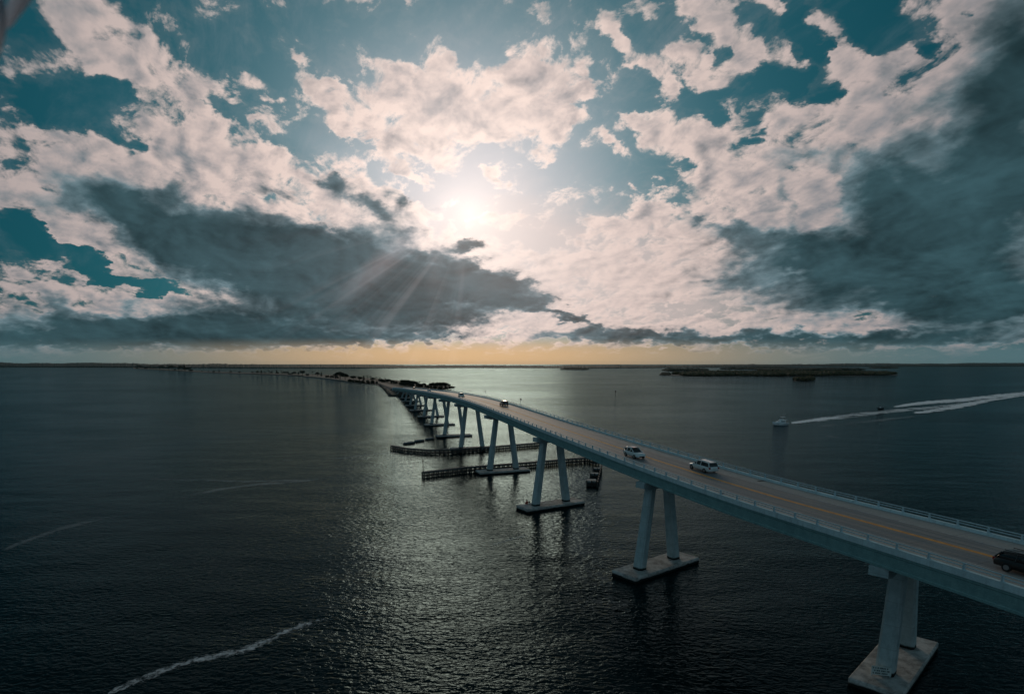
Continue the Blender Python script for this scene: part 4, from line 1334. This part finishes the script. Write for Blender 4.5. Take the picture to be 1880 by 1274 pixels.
foam('wake_foam', [(1449, 773), (1500, 764.5), (1560, 757.5), (1620, 751.5), (1700, 745), (1800, 733)], [(1449, 780), (1520, 775), (1580, 767), (1640, 759), (1720, 752), (1800, 742)], 'foam_mid', .030)
foam('wake_foam', [(1448, 774.5), (1480, 770), (1520, 765), (1560, 761)], [(1448, 779.5), (1480, 777), (1520, 771), (1560, 765)], 'foam', .050)
foam('wake_foam', [(1626, 748), (1660, 740.5), (1700, 735), (1760, 730.5), (1850, 720.5), (1960, 711)], [(1626, 751), (1660, 747.5), (1720, 742), (1760, 740), (1850, 731), (1960, 722)], 'foam', .070)
foam('wake_foam', [(1665, 757), (1720, 748), (1770, 738.5), (1815, 730), (1850, 726)], [(1665, 762), (1720, 758), (1770, 750), (1815, 740), (1850, 731)], 'foam', .090)
foam('wake_foam', [(1800, 735), (1840, 730), (1880, 724), (1960, 712)], [(1800, 740), (1840, 734), (1880, 727.5), (1960, 716)], 'foam', .110)
foam('wake_foam', [(1490, 781), (1560, 774), (1640, 765), (1720, 756)], [(1490, 787), (1560, 783), (1640, 773), (1720, 764)], 'foam_thin', .130)
streak([(180, 1285), (215, 1264), (260, 1248), (310, 1227), (350, 1213), (400, 1204), (440, 1196), (480, 1181), (520, 1161), (560, 1146), (600, 1136), (640, 1124), (680, 1112)], 22, 'foam_tide', .05)
streak([(260, 879), (340, 881), (450, 884), (530, 882), (610, 877)], 6, 'foam_thin', .05)
streak([(320, 916), (400, 899), (470, 890), (560, 883), (640, 872)], 8, 'foam_thin', .07)
streak([(0, 1012), (60, 988), (120, 968), (190, 952), (260, 942)], 12, 'foam_faint', .05)
streak([(284, 760), (310, 778), (350, 794), (395, 808)], 7, 'foam_faint', .05)
streak([(900, 1002), (925, 994), (955, 985), (985, 984)], 8, 'foam_thin', .05)
streak([(1515, 800), (1545, 804)], 4, 'foam_thin', .05)
streak([(500, 846), (620, 842), (720, 830), (800, 834), (860, 838)], 6, 'foam_faint', .05)


# ------------------------------------------------------------------ small things
def channel_marker():
    p = at(1130, 724.5, 0)
    t = thing('channel_marker', p, 0, 'small dark square day mark on a post standing in the open bay', 'channel marker')
    bm = bmesh.new(); tube(bm, (0, 0, -2), (0, 0, 3.4), .18); obj('post', bm, M['timber'], t)
    bm = bmesh.new(); box(bm, (0, -.25, 3.6), (1.4, .12, 1.4)); obj('day_board', bm, M['dark'], t)


def pier_sign():
    # board fixed at the foot of the nearest pier
    p = at(1617, 1241, .85)
    t = thing('warning_sign', p, R(-16), 'white rectangular notice board at the foot of the nearest pier leg', 'sign')
    bm = bmesh.new(); box(bm, (0, 0, .62), (1.85, .08, .95)); obj('board', bm, M['sign'], t)
    bm = bmesh.new(); rnd = random.Random(3)
    for r_ in range(3):
        x = -.78 + .12 * (r_ % 2)
        while x < .68:
            w = rnd.uniform(.07, .15); box(bm, (x + w / 2, -.045, .90 - r_ * .28), (w, .012, .15)); x += w + rnd.choice((.04, .05, .12))
    obj('lettering', bm, M['ink'], t)
    bm = bmesh.new()
    for s in (-1, 1): tube(bm, (s * .85, .06, 0), (s * .85, .06, .9), .05)
    obj('bracket', bm, M['rail'], t)


def nav_lamps():
    for k, (px, py, lb) in enumerate(((955, 741, 'small lamp fitting on a bracket over the far rail, nearer the camera of two'), (890, 727, 'small lamp fitting on a bracket over the far rail, farther of two'))):
        best = min(STN, key=lambda q: abs((940 + FPX * (q['p'] + q['n'] * q['w']).x / ((q['p'] + q['n'] * q['w']).y * math.cos(TH) - ((q['p'] + q['n'] * q['w']).z - CAM_H) * math.sin(TH))) - px))
        c = best['p'] + best['n'] * (best['w'] + .1)
        t = thing('navigation_lamp', c, math.atan2(best['t'].y, best['t'].x), lb, 'lamp', 'lamp fittings on the far rail')
        bm = bmesh.new(); tube(bm, (0, -.1, .1), (0, -.1, 2.3), .05); tube(bm, (-.9, -.1, 2.25), (.9, -.1, 2.25), .05); tube(bm, (-.7, -.1, .9), (.7, -.1, .9), .05); obj('bracket', bm, M['rail'], t)
        bm = bmesh.new(); box(bm, (0, -.1, 2.45), (.4, .3, .35)); box(bm, (-.8, -.1, 2.35), (.25, .2, .25)); obj('lamp_housing', bm, M['dark'], t)


def person_on_footing():
    """someone in red sitting on the left end of the third footing"""
    p = at(967.5, 925.5, .85)
    me = bpy.data.meshes.new('person'); bm = bmesh.new()
    V = [(0, 0, .16), (0, .02, .38), (0, .05, .58), (0, .02, .70), (0, 0, .86),
         (.17, .03, .56), (.27, -.12, .34), (.20, -.34, .36), (-.17, .03, .56), (-.28, -.10, .34), (-.20, -.33, .38),
         (.12, -.05, .14), (.20, -.46, .46), (.18, -.60, .06), (-.12, -.05, .14), (-.20, -.47, .44), (-.19, -.62, .06)]
    Rr = [.16, .15, .16, .06, .115, .065, .05, .04, .065, .05, .04, .10, .075, .055, .10, .075, .055]
    E = [(0, 1), (1, 2), (2, 3), (3, 4), (2, 5), (5, 6), (6, 7), (2, 8), (8, 9), (9, 10), (0, 11), (11, 12), (12, 13), (0, 14), (14, 15), (15, 16)]
    vs = [bm.verts.new(v) for v in V]
    for a, b in E: bm.edges.new((vs[a], vs[b]))
    bm.to_mesh(me); bm.free()
    o = bpy.data.objects.new('person', me); COL.objects.link(o)
    me.materials.append(M['red_cloth'])
    md = o.modifiers.new('skin', 'SKIN'); sv = me.skin_vertices[0].data
    for i, r_ in enumerate(Rr): sv[i].radius = (r_, r_)
    sv[0].use_root = True
    o.modifiers.new('sub', 'SUBSURF').levels = 1
    o.location = p; o.rotation_euler = (0, 0, R(-15)); o.scale = (1.15,) * 3
    tag(o, 'person in red sitting on the left end of the third pier footing', 'person')
    bm = bmesh.new(); bmesh.ops.create_icosphere(bm, subdivisions=2, radius=.13, matrix=Matrix.Translation((0, .02, .91))); obj('hair', bm, M['dark_cloth'], o)
    # fishing gear beside the person
    b = at(972, 923, .85)
    t = thing('bucket', b, 0, 'small dark bucket beside the person in red', 'bucket')
    bm = bmesh.new(); tube(bm, (0, 0, 0), (0, 0, .42), .17, .22, 12); obj('tub', bm, M['dark_cloth'], t)
    bm = bmesh.new(); [tube(bm, (.22 * math.cos(a), 0, .42 + .18 * math.sin(a)), (.22 * math.cos(a + .5), 0, .42 + .18 * math.sin(a + .5)), .015, n=5) for a in [k * .5 for k in range(6)]]; obj('handle', bm, M['rim'], t)
    t = thing('fishing_rod', at(963, 923, .85), 0, 'thin fishing rod leaning up beside the person in red', 'fishing rod')
    bm = bmesh.new(); tube(bm, (0, 0, 0), (-.7, -.3, 2.3), .03, .01, 6); obj('rod', bm, M['dark'], t)
    bm = bmesh.new(); tube(bm, (-.05, -.02, .1), (-.14, -.06, .45), .05, n=6); obj('grip', bm, M['timber'], t)


def camera_craft():
    """the pale, out-of-focus propeller tip of the aircraft carrying the camera"""
    p = Vector((0, 0, CAM_H))
    t = thing('drone_propeller', p, 0, 'blurred pale propeller tip at the top left corner', 'propeller')
    def P(x, y, d): return ray(x, y).normalized() * d
    bm = bmesh.new()
    for path, r0 in (([(-16, 128, .46), (-6, 84, .45), (0, 50, .44), (-2, 10, .43), (-10, -40, .42)], .0030), ([(8, 50, .46), (15, 36, .45), (26, 14, .44), (38, -8, .43), (62, -48, .42)], .0036)):
        pts = [P(*q) for q in path]
        rings = []
        for i, c in enumerate(pts):
            d = (pts[min(i + 1, 4)] - pts[max(i - 1, 0)]).normalized(); s = d.cross(Vector((0, 1, 0))).normalized(); u = d.cross(s)
            k = (.35, .8, 1, 1.15, 1.2)[i] * r0
            rings.append([c + s * math.cos(a * math.pi / 5) * k * 1.4 + u * math.sin(a * math.pi / 5) * k * .5 for a in range(10)])
        loft(bm, rings)
    o = obj('blade', bm, M['plastic'], t, smooth=True)


channel_marker(); pier_sign(); nav_lamps(); person_on_footing(); camera_craft()


# ------------------------------------------------------------------ sea air
def build_haze():
    bm = bmesh.new(); box(bm, (0, 9000, 44), (36000, 24000, 92))
    m = bpy.data.materials.new('sea_haze'); m.use_nodes = True
    nt = m.node_tree; nt.nodes.clear()
    v = nt.nodes.new('ShaderNodeVolumePrincipled')
    v.inputs['Color'].default_value = (0.50, 0.80, 0.85, 1); v.inputs['Density'].default_value = HAZE; v.inputs['Anisotropy'].default_value = 0.3
    o = nt.nodes.new('ShaderNodeOutputMaterial'); nt.links.new(v.outputs[0], o.inputs['Volume'])
    tag(obj('haze', bm, m), kind='stuff')


HAZE = 0.000012
build_haze()
